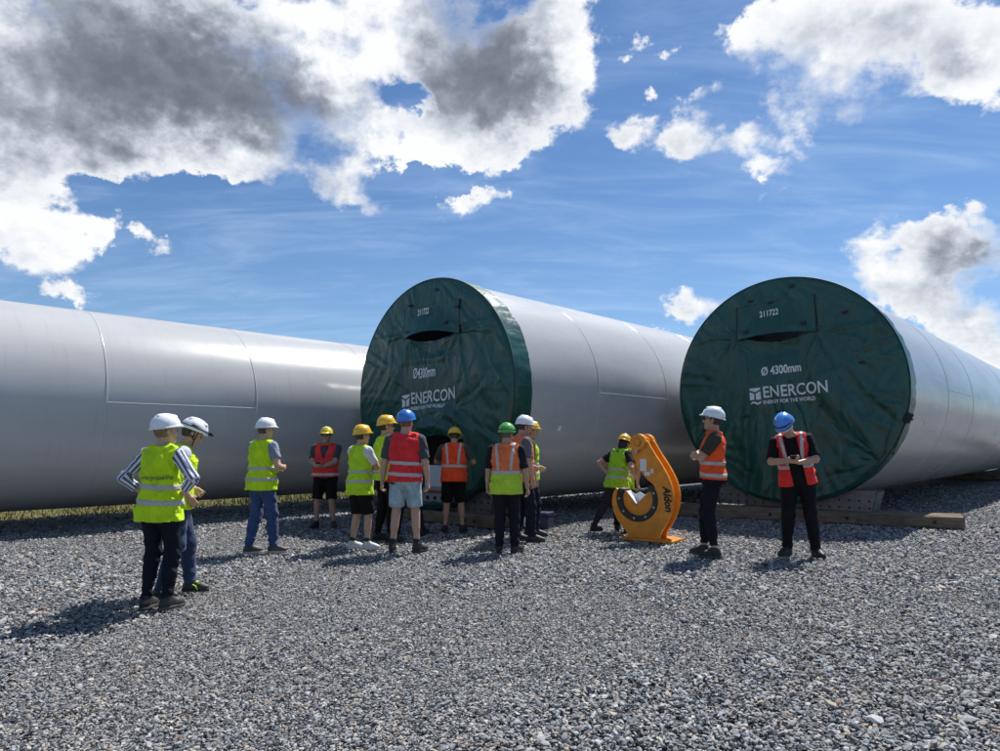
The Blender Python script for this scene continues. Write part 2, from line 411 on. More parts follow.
def build_gravel():
    sm = stone_mat(); variants = bpy.data.collections.new('stone_shapes')
    for k in range(10):
        b = bmesh.new(); bmesh.ops.create_icosphere(b, subdivisions=1, radius=1.0)
        sc = Vector((1.0, random.uniform(0.5, 0.95), random.uniform(0.22, 0.5)))
        for v in b.verts:
            q = v.co.normalized() * random.uniform(0.58, 1.25)
            v.co = Vector((q.x * sc.x, q.y * sc.y, max(-0.8, min(0.8, q.z)) * sc.z))
        me = bpy.data.meshes.new('stone'); bmesh.ops.recalc_face_normals(b, faces=b.faces); b.to_mesh(me); b.free(); me.materials.append(sm)
        variants.objects.link(bpy.data.objects.new('stone', me))
    P = []; S = []
    bands = [(2.6, 4.6, 3500, 0.0138), (4.6, 7.0, 2500, 0.0152), (7.0, 10.5, 1500, 0.0185), (10.5, 15.5, 700, 0.025), (15.5, 24.0, 130, 0.034)]
    for y0, y1, dn, sz in bands:
        w = 0.80 * y1 + 1.6; n = int(2 * w * (y1 - y0) * dn)
        x = rng.uniform(-w, w, n); y = rng.uniform(y0, y1, n)
        keep = np.abs(x) < 0.80 * y + 1.6
        uo = x * U2.x + y * U2.y
        keep &= uo > -15.9 + (fbm(x * .8, y * .8, 3, 3) - .45)
        # finer, more trodden patches
        pt = fbm(x * 0.5 + 3, y * 0.5, 3, 11)
        keep &= rng.random(n) < 0.72 + 0.6 * (pt - 0.3)
        x, y, pt = x[keep], y[keep], pt[keep]; n = len(x)
        sz_ = sz * np.exp(rng.normal(0, 0.36, n)) * np.where(pt > 0.5, 0.72, 1.08)
        big = rng.random(n) < 0.012; sz_ = np.where(big, sz_ * 1.8, sz_)
        sz_ = np.clip(sz_, 0.006, 0.062)
        P.append(np.stack([x, y, rng.uniform(-0.030, 0.004, n) - 0.15 * sz_ + 0.02 * (fbm(x * .9, y * .9, 3, 2) - .45)], 1)); S.append(sz_)
    P = np.concatenate(P); S = np.concatenate(S); n = len(P)
    me = bpy.data.meshes.new('gravel'); me.vertices.add(n); me.vertices.foreach_set('co', P.astype(np.float32).ravel())
    a = me.attributes.new('ssize', 'FLOAT', 'POINT'); a.data.foreach_set('value', S.astype(np.float32))
    rot = np.stack([rng.normal(0, 0.38, n), rng.normal(0, 0.38, n), rng.uniform(0, 6.283, n)], 1)
    a = me.attributes.new('srot', 'FLOAT_VECTOR', 'POINT'); a.data.foreach_set('vector', rot.astype(np.float32).ravel())
    o = link(bpy.data.objects.new('gravel', me)); tag(o, 'loose grey crushed stone gravel covering the yard', 'gravel', kind='stuff')
    ng = bpy.data.node_groups.new('gravel_stones', 'GeometryNodeTree')
    ng.interface.new_socket('Geometry', in_out='INPUT', socket_type='NodeSocketGeometry')
    ng.interface.new_socket('Geometry', in_out='OUTPUT', socket_type='NodeSocketGeometry')
    T = NT(ng); gi = T.add('NodeGroupInput'); go = T.add('NodeGroupOutput')
    ci = T.add('GeometryNodeCollectionInfo'); ci.inputs[0].default_value = variants; ci.inputs[1].default_value = True; ci.inputs[2].default_value = True
    ip = T.add('GeometryNodeInstanceOnPoints'); ip.inputs['Pick Instance'].default_value = True
    A = T.add('GeometryNodeInputNamedAttribute', data_type='FLOAT'); A.inputs[0].default_value = 'ssize'
    B = T.add('GeometryNodeInputNamedAttribute', data_type='FLOAT_VECTOR'); B.inputs[0].default_value = 'srot'
    T.l.new(gi.outputs[0], ip.inputs['Points']); T.l.new(ci.outputs[0], ip.inputs['Instance'])
    e2r = T.add('FunctionNodeEulerToRotation'); T.l.new(B.outputs[0], e2r.inputs[0]); T.l.new(e2r.outputs[0], ip.inputs['Rotation'])
    T.l.new(A.outputs[0], ip.inputs['Scale']); T.l.new(ip.outputs[0], go.inputs[0])
    md = o.modifiers.new('stones', 'NODES'); md.node_group = ng
    print('gravel stones', n)
build_gravel()

def build_grass():
    n = 16000
    s = rng.uniform(-8, 22, n); u = -15.75 - np.abs(rng.normal(0, 2.2, n))
    base = np.outer(s, np.array(D2)) + np.outer(u, np.array(U2)); base[:, 2] = -0.03
    h = rng.uniform(0.04, 0.16, n) * np.where(fbm(s * 1.1, u * 1.1, 3, 8) > 0.5, 1.4, 0.7); a = rng.uniform(0, 6.283, n); ln = rng.uniform(0.1, 0.7, n) * h
    w = rng.uniform(0.006, 0.013, n)
    dx = np.stack([np.cos(a), np.sin(a), 0 * a], 1); dy = np.stack([-np.sin(a), np.cos(a), 0 * a], 1)
    V = np.stack([base - dx * w[:, None], base + dx * w[:, None], base + dy * (ln * .4)[:, None] + dx * (w * .6)[:, None] + np.stack([0 * h, 0 * h, h * .6], 1),
                  base + dy * ln[:, None] + np.stack([0 * h, 0 * h, h], 1)], 1).reshape(-1, 3)
    Q = np.arange(4 * n).reshape(n, 4)
    m = principled('dry_grass', (0.16, 0.16, 0.05), 0.8, var=0.6, vscale=3.0)
    T = NT(m.node_tree); nn = T.noise(T.add('ShaderNodeTexCoord').outputs['Object'], 2.5, 6, 0.7)
    T.l.new(T.mix(T.mrange(nn.outputs[0], 0.4, 0.6), (0.075, 0.105, 0.02), (0.30, 0.25, 0.10)), T.n['Principled BSDF'].inputs['Base Color'])
    tag(mesh_np('grass', V, Q, m, smooth=False), 'strip of dry yellowish grass behind the long bare tower', 'grass', kind='stuff')
build_grass()


# ------------------------------------------------------------------ tower sections
def tower(s0, s1, u, zc, R, rings, seams, label, stickers=()):
    """hollow steel tube lying along D2; local frame x=U, y=D, z up, origin at the start of the axis"""
    root = empty('tower_section', su(s0, u, 0), -YAW)
    tag(root, label, 'tower section', 'steel tower sections lying in the yard')
    L = s1 - s0; na = 160; ys = np.linspace(0, L, int(L / 0.7) + 1)
    th = np.linspace(0, 2 * np.pi, na, endpoint=False)
    V = np.stack([np.repeat(R * np.cos(th)[None], len(ys), 0), np.repeat(ys[:, None], na, 1), zc + np.repeat(R * np.sin(th)[None], len(ys), 0)], -1).reshape(-1, 3)
    i = np.arange(len(ys) * na).reshape(len(ys), na); j = np.roll(i, -1, 1)
    Q = np.stack([i[:-1], i[1:], j[1:], j[:-1]], -1).reshape(-1, 4)
    mesh_np('shell', V, Q, PAINT, root)
    def ring(name, y, w, h, m):
        prof = [(-w, -0.004), (-w * .5, h), (w * .5, h), (w, -0.004)]
        Vr = np.concatenate([np.stack([(R + b) * np.cos(th), np.full(na, y + a), zc + (R + b) * np.sin(th)], 1) for a, b in prof])
        k = np.arange(4 * na).reshape(4, na); kk = np.roll(k, -1, 1)
        return mesh_np(name, Vr, np.stack([k[:-1], k[1:], kk[1:], kk[:-1]], -1).reshape(-1, 4), m, root)
    for y in rings: ring('weld_seam', y - s0, 0.016, 0.005, PAINT)
    for (a, ya, yb) in seams:                                # lengthwise welds
        a = R_(a); t = Vector((-math.sin(a), 0, math.cos(a))); nrm = Vector((math.cos(a), 0, math.sin(a)))
        Vv = []
        for y in (ya - s0, yb - s0):
            c = Vector((0, y, zc)) + nrm * R
            Vv += [c - t * .016 - nrm * .004, c - t * .008 + nrm * .006, c + t * .008 + nrm * .006, c + t * .016 - nrm * .004]
        mesh_py('weld_seam', Vv, [(0, 1, 5, 4), (1, 2, 6, 5), (2, 3, 7, 6)], PAINT, root)
    ring('end_flange', 0.03, 0.05, 0.012, STEEL); ring('end_flange', L - 0.03, 0.05, 0.012, STEEL)
    for (a, y, w, h) in stickers:
        a = R_(a); t = Vector((-math.sin(a), 0, math.cos(a))); nrm = Vector((math.cos(a), 0, math.sin(a))); c = Vector((0, y - s0, zc)) + nrm * (R + .004)
        mesh_py('sticker', [c - t * h + Vector((0, -w, 0)), c - t * h + Vector((0, w, 0)), c + t * h + Vector((0, w, 0)), c + t * h + Vector((0, -w, 0))], [(0, 1, 2, 3)], WHITE_PRINT, root)
    return root

UL, UM, UR = -14.28, -9.96, -5.10
SM, SR = 8.77, 13.61
ZL, ZM, ZR = 2.07, 2.41, 2.49
RL, RM, RR = 1.79, 2.15, 2.15
tower(-13.0, 15.5, UL, ZL, RL, [-10.0, -7.3, -4.2, -1.4, 1.2, 3.93, 6.57, 9.3, 12.2], [(1.0, 3.93, 6.57), (150, 6.57, 9.3), (140, 1.2, 3.93), (60, -1.4, 1.2)],
      'long bare grey steel tower section without a tarpaulin in view')
tower(SM, SM + 28, UM, ZM, RM, [11.3, 13.95, 16.7, 19.6, 22.5, 25.4, 28.3], [(0.3, 11.3, 13.95), (150, 8.9, 11.3), (130, 13.95, 16.7)],
      'grey steel tower section behind the tarpaulin with a torn open bottom', stickers=[(-19, 10.15, .05, .05)])
tower(SR, SR + 28, UR, ZR, RR, [17.0, 19.86, 25.6, 31.4], [(2.0, 17.0, 19.86), (150, 13.9, 17.0), (80, 19.86, 22.7)],
      'grey steel tower section resting on the sunlit end of the crane mat', stickers=[(-18.6, 15.2, .03, .06)])


# ------------------------------------------------------------------ tarpaulin covers
def text_mesh(body, size, xs=1.0, offset=0.0, shear=0.0):
    cu = bpy.data.curves.new('txt', 'FONT'); cu.body = body; cu.size = size; cu.align_x = 'LEFT'; cu.offset = offset; cu.shear = shear
    cu.resolution_u = 3
    o = bpy.data.objects.new('txt', cu); COL.objects.link(o)
    bpy.context.view_layer.update()
    me = bpy.data.meshes.new_from_object(o.evaluated_get(bpy.context.evaluated_depsgraph_get()))
    COL.objects.unlink(o); bpy.data.objects.remove(o)
    b = bmesh.new(); b.from_mesh(me); bpy.data.meshes.remove(me)
    bmesh.ops.triangulate(b, faces=b.faces)
    for _ in range(3):
        ee = [e for e in b.edges if e.calc_length() > size * 0.11]
        if ee: bmesh.ops.subdivide_edges(b, edges=ee, cuts=1); bmesh.ops.triangulate(b, faces=b.faces)
    for v in b.verts: v.co.x *= xs
    return b

def tarp(s0, u, zc, R, style, label):
    root = empty('tarpaulin_cover', su(s0, u, 0), -YAW); tag(root, label, 'tarpaulin', 'green tarpaulins over the tower ends')
    Rt = R + 0.04; mid = style == 'open'; sd = 31 if mid else 3
    fx0, fx1, fz0, fz1 = (-.85, .68, 1.03, 1.74) if not mid else (-.72, .85, 1.05, 1.68)
    corners = [(fx0, fz0), (fx1, fz0)] + ([(.77, -.37), (-.36, -.20)] if mid else [(-1.75, -1.2), (1.6, -1.35)])
    def ybase(x, z):
        """offset of the cloth along -D (towards the viewer is negative y)"""
        r = np.hypot(x, z) / Rt; th = np.arctan2(z, x)
        rid = lambda u_, v_, o_, q_, lo_=.72: sst(lo_, 1.0, 1 - np.abs(2.3 * (fbm(u_, v_, o_, q_) - .47)))
        wx = x + 0.35 * (fbm(x * 1.1, z * 1.1, 3, sd) - .47); wz = z + 0.35 * (fbm(x * 1.1 + 9, z * 1.1, 3, sd + 1) - .47)
        y = 0.07 * (fbm(x * .9, z * .9, 2, sd + 2) - .45)
        xm_ = (fx0 + fx1) / 2
        # long folds fanning out and down from the flap
        ph = np.arctan2(wx - xm_, fz0 + 1.3 - wz); dn = sst(fz0 + .1, fz0 - 1.2, z)
        y -= (0.05 * rid(ph * 4.2, wz * .30, 2, sd + 4, .6) + .018 * rid(ph * 9, wz * .45, 3, sd + 5)) * (.25 + .75 * dn)
        # slack diagonal creases, and pulls towards the lacing round the rim
        y -= 0.014 * rid(wx * 1.6 - wz * 1.1, (wz + wx) * .45 + 4, 3, sd + 8, .8)
        y -= 0.022 * rid(th * 7, r * 1.2, 2, sd + 6, .6) * sst(.45, .9, r)
        for k, (cx, cz) in enumerate(corners):
            dx, dz = wx - cx, wz - cz; d = np.hypot(dx, dz); p2 = np.arctan2(dz, dx)
            y -= 0.055 * rid(p2 * 2.2 + k, d * .5, 3, sd + 12 + k, .66) * np.exp(-d / .8) * sst(0.0, .2, d) * (np.where(dz < 0.15, 1, .2) if k < 2 else 1)
        if mid: y = y * (1 - .72 * sst(-.95, -.7, x) * sst(.9, .65, x) * sst(-.52, -.36, z) * sst(.66, .5, z))   # the printed middle hangs flatter
        if mid:                                              # swag gathered up above the opening
            q = np.exp(-(((x - .22) / .72) ** 2 + ((z + .60) / .30) ** 2))
            arcs = np.sin((z + .34 + .45 * (x - .22) ** 2) * 17 + 2.5 * fbm(x * 2, z * 2, 3, 50))
            y -= q * (0.15 + 0.05 * arcs)
            y -= .06 * np.exp(-((x - .95 - .10 * np.sin(z * 3)) / .07) ** 2) * sst(-.3, -.5, z)
        # sag below the inspection flap
        cx = (fx0 + fx1) / 2
        q = np.exp(-(((x - cx) / .48) ** 2 + ((z - fz0 + .22) / .26) ** 2))
        y += 0.10 * q
        return y * (1 - sst(.97, 1.0, r))
    nr, na = 120, 380
    rr = np.linspace(0, 1, nr) ** 0.8 * Rt; th = np.linspace(0, 2 * np.pi, na, endpoint=False)
    Rr, Th = np.meshgrid(rr, th, indexing='ij'); X = Rr * np.cos(Th); Z = Rr * np.sin(Th)
    V = np.stack([X, ybase(X, Z) - 0.03, zc + Z], -1)
    i = np.arange(nr * na).reshape(nr, na); j = np.roll(i, -1, 1)
    Q = np.stack([i[:-1], i[1:], j[1:], j[:-1]], -1).reshape(-1, 4)
    Vf = V.reshape(-1, 3); cen = Vf[Q].mean(1); cx_, cz_ = cen[:, 0], cen[:, 2] - zc
    xm = (fx0 + fx1) / 2; hw = (fx1 - fx0) / 2
    t = np.clip((cx_ - xm) / hw, -1, 1)
    slot = (np.abs(cx_ - xm) < hw * .93) & (cz_ < fz0 + .12) & (cz_ > fz0 + .07 - (.16 if not mid else .14) * (1 - t * t))
    keep = ~slot
    if mid:
        op = (cx_ > -.5) & (cx_ < 1.0 + .1 * cz_ + .1) & (cz_ < -.90 + .08 * np.sin(cx_ * 5) + .12 * np.clip(cx_ - .3, 0, 1)) & (cz_ > -2.10 + .05 * np.sin(cx_ * 7))
        keep &= ~op
    face = mesh_np('face_sheet', Vf, Q[keep], TARP, root)
    bvh = BVHTree.FromPolygons([tuple(q) for q in Vf], [tuple(q) for q in Q.tolist()])
    # skirt round the tower side, uneven hem
    na2 = 420; th = np.linspace(0, 2 * np.pi, na2, endpoint=False); rows = []
    L = 0.47
    for k, q in enumerate(np.linspace(0, 1, 14)):
        hem = L + 0.05 * (fbm(th * 4, th * 0 + 3, 3, sd) - .5)
        yk = -0.03 + q * hem
        rad = Rt - 0.010 * q + (0.030 * (fbm(th * 14 + .7 * yk, yk * 2.2, 3, sd + 9) - .45) + .012 * (fbm(th * 42, yk * 1.5, 2, sd + 4) - .4)) * sst(0, .2, q)
        rad = np.maximum(rad, R + 0.012)
        rows.append(np.stack([rad * np.cos(th), yk + 0 * th, zc + rad * np.sin(th)], 1))
    V = np.concatenate(rows); i = np.arange(14 * na2).reshape(14, na2); j = np.roll(i, -1, 1)
    mesh_np('side_skirt', V, np.stack([i[:-1], i[1:], j[1:], j[:-1]], -1).reshape(-1, 4), TARP, root)
    # rim cord where face and skirt are sewn together
    b = bmesh.new(); rows = []
    for a in np.linspace(0, 2 * np.pi, 180, endpoint=False):
        rows.append([b.verts.new(((Rt + .012 * math.cos(q)) * math.cos(a), -0.03 + .012 * math.sin(q), zc + (Rt + .012 * math.cos(q)) * math.sin(a))) for q in np.linspace(0, 2 * np.pi, 6, endpoint=False)])
    for k in range(180):
        for q in range(6): b.faces.new((rows[k][q], rows[(k + 1) % 180][q], rows[(k + 1) % 180][(q + 1) % 6], rows[k][(q + 1) % 6]))
    mesh_bm('edge_cord', b, principled('dark_green_cord', (0.004, 0.03, 0.025), 0.6), root, True)
    # inspection flap hanging proud of the sheet
    nx, nz = 34, 22
    gx = np.linspace(fx0, fx1, nx); gz = np.linspace(0, 1, nz); GX, GZ = np.meshgrid(gx, gz, indexing='ij')
    t = (GX - xm) / hw
    bot = fz0 + (.10 * (1 - t * t) if mid else .055 * (1 - t * t)) - .02 * t
    zz = fz1 + (bot - fz1) * GZ + (.03 * t if not mid else 0)
    yy = ybase(GX, zz) * 0.4 - 0.055 - 0.11 * (1 - t * t) * GZ ** 2 - .02 * GZ + .02 * (fbm(GX * 3, zz * 3, 3, sd + 20) - .5)
    yy += 0.02 * np.sin(GX * 14 + 3 * GZ) * GZ * (1 - GZ) * 1.2
    xx = GX + .02 * GZ * t
    VA = np.stack([xx, yy, zc + zz], -1).reshape(-1, 3); VB = VA + np.array([0, .012, 0])
    i = np.arange(nx * nz).reshape(nx, nz); q1 = np.stack([i[:-1, :-1], i[1:, :-1], i[1:, 1:], i[:-1, 1:]], -1).reshape(-1, 4)
    off = nx * nz
    ed = np.concatenate([i[:, 0], i[-1, 1:], i[-2::-1, -1], i[0, -2:0:-1]]); e2 = np.roll(ed, -1)
    mesh_np('inspection_flap', np.concatenate([VA, VB]), np.concatenate([q1, q1[:, ::-1] + off, np.stack([ed, e2, e2 + off, ed + off], -1)]), TARP, root)
    # dark velcro strips down the flap's sides
    for xa in (fx0, fx1):
        k = 0 if xa == fx0 else nx - 1
        ln = VA.reshape(nx, nz, 3)[k]; sg = -1 if k == 0 else 1
        Vs = []
        for q in ln: Vs += [q + [-.010, -.008, 0], q + [.016, -.008, 0], q + [.016, .03, 0], q + [-.010, .03, 0]]
        Fs = [(4 * n_ + a_, 4 * n_ + (a_ + 1) % 4, 4 * n_ + 4 + (a_ + 1) % 4, 4 * n_ + 4 + a_) for n_ in range(nz - 1) for a_ in range(4)]
        if not (mid and k == 0): mesh_py('flap_seam', Vs, Fs, BLACK_RUB, root)
    # black grommet tabs
    tabs = [(fx0 + .2, fz0 + .16, 1), (fx1 - .2, fz0 + .2, 1), (.28, 1.98, 0), (-.55, 1.80, 0), (-.15, 1.72, 0), (.72, -.36, 0), (-.05, -.44, 0), (-.72, -.52, 0),
            (.95, -1.55, 0), (-.75, -1.58, 0), (-1.5, .3, 0), (1.45, .4, 0), (1.2, 1.35, 0)]
    if mid: tabs = [(fx0 + .16, fz0 + .16, 1), (fx1 - .3, fz0 + .22, 1), (fx1 - .02, fz1 - .15, 1), (.22, 1.95, 0), (-.55, 1.74, 0)]
    tm = {}
    for (x, z, onf) in tabs:
        yv = float(ybase(np.array([x]), np.array([z]))[0]) - .045
        if onf:
            tt = (x - xm) / hw; gz_ = (fz1 - z) / (fz1 - fz0); yv = yv * 0.4 - 0.085 - .11 * (1 - tt * tt) * gz_ ** 2
        if 'b' not in tm:
            o = mesh_bm('grommet_tab', bm_box((-.05, -.006, -.025), (.05, .006, .025), .004), BLACK_RUB, root); tm['b'] = o.data
        else: o = link(bpy.data.objects.new('grommet_tab', tm['b']), root)
        o.location = (x, yv, zc + z); o.rotation_euler = (0, random.uniform(-.25, .25), 0)
    # print
    def lay(b, x0, z0, rot=0.0, onflap=False, name='lettering'):
        c, s = math.cos(rot), math.sin(rot)
        xs = np.array([v.co.x for v in b.verts]); zs = np.array([v.co.y for v in b.verts])
        px = x0 + c * xs - s * zs; pz = z0 + s * xs + c * zs
        if mid and not onflap: px = px + .008 * np.sin(pz * 9 + px * 5); pz = pz + .008 * np.sin(px * 11)
        yb = ybase(px, pz)
        if onflap:
            tt = (px - xm) / hw; gz_ = np.clip((fz1 - pz) / (fz1 - fz0), 0, 1)
            yv = yb * 0.4 - 0.055 - .11 * (1 - tt * tt) * gz_ ** 2 - .02 * gz_ - .028
        else:
            hits = [bvh.ray_cast(Vector((a_, -1.5, zc + z_)), Vector((0, 1, 0)))[0] for a_, z_ in zip(px, pz)]
            yv = np.array([(h_.y if h_ is not None else q_ - .03) for h_, q_ in zip(hits, yb)]) - .013
        for v, a_, y_, z_ in zip(b.verts, px, yv, pz): v.co = (a_, y_, zc + z_)
        return mesh_bm(name, b, WHITE_PRINT, root)
    if mid:
        lay(text_mesh('211722', .17, .66, .004), -.28, 1.50, .03, True)
        lay(text_mesh('Ø4300mm', .28, .54, .006), -.45, .28, .02)
        ex, ez = -.50, -.22
    else:
        lay(text_mesh('211722', .17, .74, .004), -.36, 1.44, .06, True)
        lay(text_mesh('Ø 4300mm', .23, .72, .007), -.38, .28, .06)
        ex, ez = -.36, -.16
    lay(text_mesh('ENERCON', .315, .84 if not mid else .86, .0045), ex, ez, .045)
    lay(text_mesh('ENERGY FOR THE WORLD', .098, .84 if not mid else .86, .0025), ex, ez - .125, .045)
    # the maker's emblem: square split by a three-armed rotor, wave below
    def poly(pts):
        b = bmesh.new(); b.faces.new([b.verts.new((p_[0], p_[1], 0)) for p_ in pts]); bmesh.ops.triangulate(b, faces=b.faces)
        for _ in range(2): bmesh.ops.subdivide_edges(b, edges=list(b.edges), cuts=1); bmesh.ops.triangulate(b, faces=b.faces)
        return b
    ox = -.255
    em = bm_join(poly([(ox, .235), (ox + .22, .235), (ox + .22, .20), (ox + .125, .155), (ox + .095, .155), (ox, .20)]),
                 poly([(ox, .165), (ox + .088, .125), (ox + .095, .115), (ox + .095, 0), (ox, 0)]),
                 poly([(ox + .22, .165), (ox + .132, .125), (ox + .125, .115), (ox + .125, 0), (ox + .22, 0)]),
                 poly([(ox + .01, -.09), (ox + .02, -.05), (ox + .07, -.025), (ox + .11, -.04), (ox + .15, -.065), (ox + .22, -.03), (ox + .215, -.07), (ox + .16, -.10), (ox + .11, -.085), (ox + .07, -.065)]))
    lay(em, ex, ez - .03, .045, False, 'emblem')
    return root

tarp(SM, UM, ZM, RM, 'open', 'green tarpaulin with its torn bottom gathered up over a dark opening')
RT = tarp(SR, UR, ZR, RR, 'whole', 'green tarpaulin with its bottom closed, reaching down to the crane mat')
# ratchet buckle hanging off the skirt
b = bm_join(bm_box((-.05, -.04, -.09), (.05, .04, .09), .012), bm_box((-.07, -.055, -.02), (.07, .055, .02), .008), bm_cyl((0, 0, -.05), (0, 1, 0), .03, .13, 16))
o = mesh_bm('strap_buckle', b, BLACK_RUB, RT); o.location = (2.13, -.02, ZR - .62); o.rotation_euler = (0, .5, 0)
b = bm_join(bm_box((-.006, -.004, -.55), (.006, .004, 0)), bm_box((-.012, -.008, -.60), (.012, .008, -.55), .003))
o = mesh_bm('strap_tail', b, BLACK_RUB, RT); o.location = (2.08, .04, ZR - .70); o.rotation_euler = (0, .42, 0)


# ------------------------------------------------------------------ mats, cradles
def timber_shape(L, W, Hh):
    b = bm_box((0, 0, 0), (L, W, Hh), 0.012, 1)
    bmesh.ops.subdivide_edges(b, edges=[e for e in b.edges if e.calc_length() > L * .8], cuts=10)
    for v in b.verts:
        v.co.y += random.uniform(-.006, .006); v.co.z += random.uniform(-.006, .006)
    return b
def crane_mat(A, B, n, w, h, label, bolts=True):
    """A, B = ends of the front edge on the ground; n timbers side by side going back"""
    A, B = Vector((*A, 0)), Vector((*B, 0)); L = (B - A).length; rz = math.atan2((B - A).y, (B - A).x)
    root = empty('crane_mat', (*A.xy, 0.0), rz); tag(root, label, 'crane mat', 'timber crane mats under the towers')
    for k in range(n):
        o = mesh_bm('timber', timber_shape(L + random.uniform(-.04, .02), w - .012, h), WOOD, root)
        o.location = (random.uniform(-.03, .03), k * w, 0.004 * (k % 2))
    if bolts:
        for x in (0.25, L * .5 - .4, L * .5 + .9, L - .45):
            if 0 < x < L:
                mesh_bm('bolt_recess', bm_cyl((x, -.002, h * .5), (0, 1, 0), .03, .012, 18), BLACK_RUB, root)
    return root
def cradle(s, u, zc, R, label, hz):
    """steel saddle: two perforated cheeks whose tops follow the tube"""
    root = empty('steel_cradle', su(s, u, 0), -YAW); tag(root, label, 'cradle', 'steel saddles under the towers')
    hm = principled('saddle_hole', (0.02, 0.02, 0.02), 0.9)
    hw = 1.42
    for y in (0.0, 0.42):
        pts = [(-hw, hz), (hw, hz)]
        zt = lambda x: min(zc - math.sqrt((R + .02) ** 2 - x * x), hz + .38)
        pts += [(hw * 1.07, zt(hw * 1.07))] + [(x, zt(x)) for x in np.linspace(hw * .95, -hw * .95, 15)] + [(-hw * 1.07, zt(hw * 1.07))]
        b = bm_prism([(x, z) for x, z in pts], 0.03); bmesh.ops.translate(b, verts=b.verts, vec=(0, y, 0))
        cheek = mesh_bm('cheek_plate', b, STEEL, root)
        if y == 0.0:
            for sx in (-1, 1):
                for q in range(6):
                    x = sx * (hw * .98 - q * .17); hgt = zt(abs(x)) - hz
                    if hgt > .09:
                        for r_ in range(max(1, int(hgt / .14))):
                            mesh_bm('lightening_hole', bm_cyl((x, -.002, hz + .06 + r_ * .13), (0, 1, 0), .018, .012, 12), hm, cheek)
    for sx in (-1, 1):
        x = sx * hw
        b = bm_prism([(x - .015, hz), (x + .015, hz), (x + sx * .11 + .015, zt(hw * 1.07) - .03), (x + sx * .11 - .015, zt(hw * 1.07) - .03)], .39)
        bmesh.ops.translate(b, verts=b.verts, vec=(0, .032, 0)); mesh_bm('end_plate', b, STEEL, root)
    return root
crane_mat((3.10, 14.35), (7.78, 11.72), 3, .235, .20, 'timber crane mat under the closed tarpaulin with its bright end in sunlight')
a = su(SM - .20, UM - 1.3); c = su(SM - .20, UM + 1.85)
crane_mat(a.xy, c.xy, 4, .235, .19, 'dark shaded timber crane mat below the torn open tarpaulin')
a = su(SR + 20.3, UR - 3.0); c = su(SR + 20.3, UR + 2.3)
crane_mat(a.xy, c.xy, 4, .235, .20, 'timber crane mat far along the tower with the closed tarpaulin')
a = su(SM + 22, UM - 2.6); c = su(SM + 22, UM + 2.6); crane_mat(a.xy, c.xy, 4, .235, .19, 'timber crane mat far along the tower with the torn tarpaulin')
a = su(-10.5, UL - 2.4); c = su(-10.5, UL + 2.4); crane_mat(a.xy, c.xy, 4, .235, .20, 'timber crane mat under one end of the bare tower')
a = su(12.6, UL - 2.4); c = su(12.6, UL + 2.2); crane_mat(a.xy, c.xy, 4, .235, .20, 'timber crane mat under the bare tower near the torn tarpaulin')
cradle(SR + .16, UR, ZR, RR, 'grey perforated steel saddle between closed tarpaulin and crane mat', .205)
cradle(SM + .16, UM, ZM, RM, 'shaded steel saddle below the torn open tarpaulin', .195)
cradle(SR + 20.45, UR, ZR, RR, 'steel saddle far along the tower with the closed tarpaulin', .205)
cradle(SM + 22.2, UM, ZM, RM, 'steel saddle far along the tower with the torn tarpaulin', .195)
cradle(-10.3, UL, ZL, RL, 'steel saddle under one end of the bare tower', .205)
cradle(12.8, UL, ZL, RL, 'steel saddle under the bare tower near the torn tarpaulin', .205)

# rusty wooden chocks far along the right tower
p0 = su(SR + 16.4, UR + 2.2)
ch = empty('wooden_crate', p0, -YAW); tag(ch, 'reddish wooden crate beside the far part of the tower with the closed tarpaulin', 'crate')
RW = wood_mat('reddish_timber', (0.12, 0.045, 0.025), (0.22, 0.09, 0.05))
for k in range(4): mesh_bm('plank', bm_box((0, -.02, .03 + k * .15), (.9, .02, .165 + k * .15), .006), RW, ch)
for x in (0.06, .84): mesh_bm('post', bm_box((x - .05, .022, 0), (x + .05, .12, .66), .006), RW, ch)
mesh_bm('lid', bm_box((-.03, -.03, .665), (.93, .60, .70), .006), RW, ch); mesh_bm('rear_panel', bm_box((0, .52, .02), (.9, .56, .66), .006), RW, ch)

# cabinet inside the opened tower end
cb = empty('electrical_cabinet', su(SM + .12, UM + .06, 0.0), -YAW)
tag(cb, 'white electrical cabinet inside the opened tower end', 'cabinet')
WP = principled('white_enamel', (0.62, 0.64, 0.66), 0.4, var=.06); GP = principled('grey_enamel', (0.28, 0.29, 0.30), 0.5)
mesh_bm('housing', bm_box((-.34, 0, .60), (.34, .3, 1.02), .012), WP, cb)
mesh_bm('door', bm_box((-.31, -.02, .625), (.31, -.002, .995), .006), WP, cb)
mesh_bm('lower_box', bm_box((-.36, -.03, .33), (.40, .3, .596), .012), GP, cb)
mesh_bm('warning_strip', bm_box((-.30, -.04, .50), (.34, -.031, .55), .002), principled('red_strip', (.30, .05, .04), .5), cb)
for x in (-.2, 0, .2): mesh_bm('cable_gland', bm_cyl((x, -.035, .41), (0, 1, 0), .035, .03, 14), BLACK_RUB, cb)
mesh_bm('stand', bm_box((-.30, .05, .27), (.30, .25, .329), .006), GP, cb)

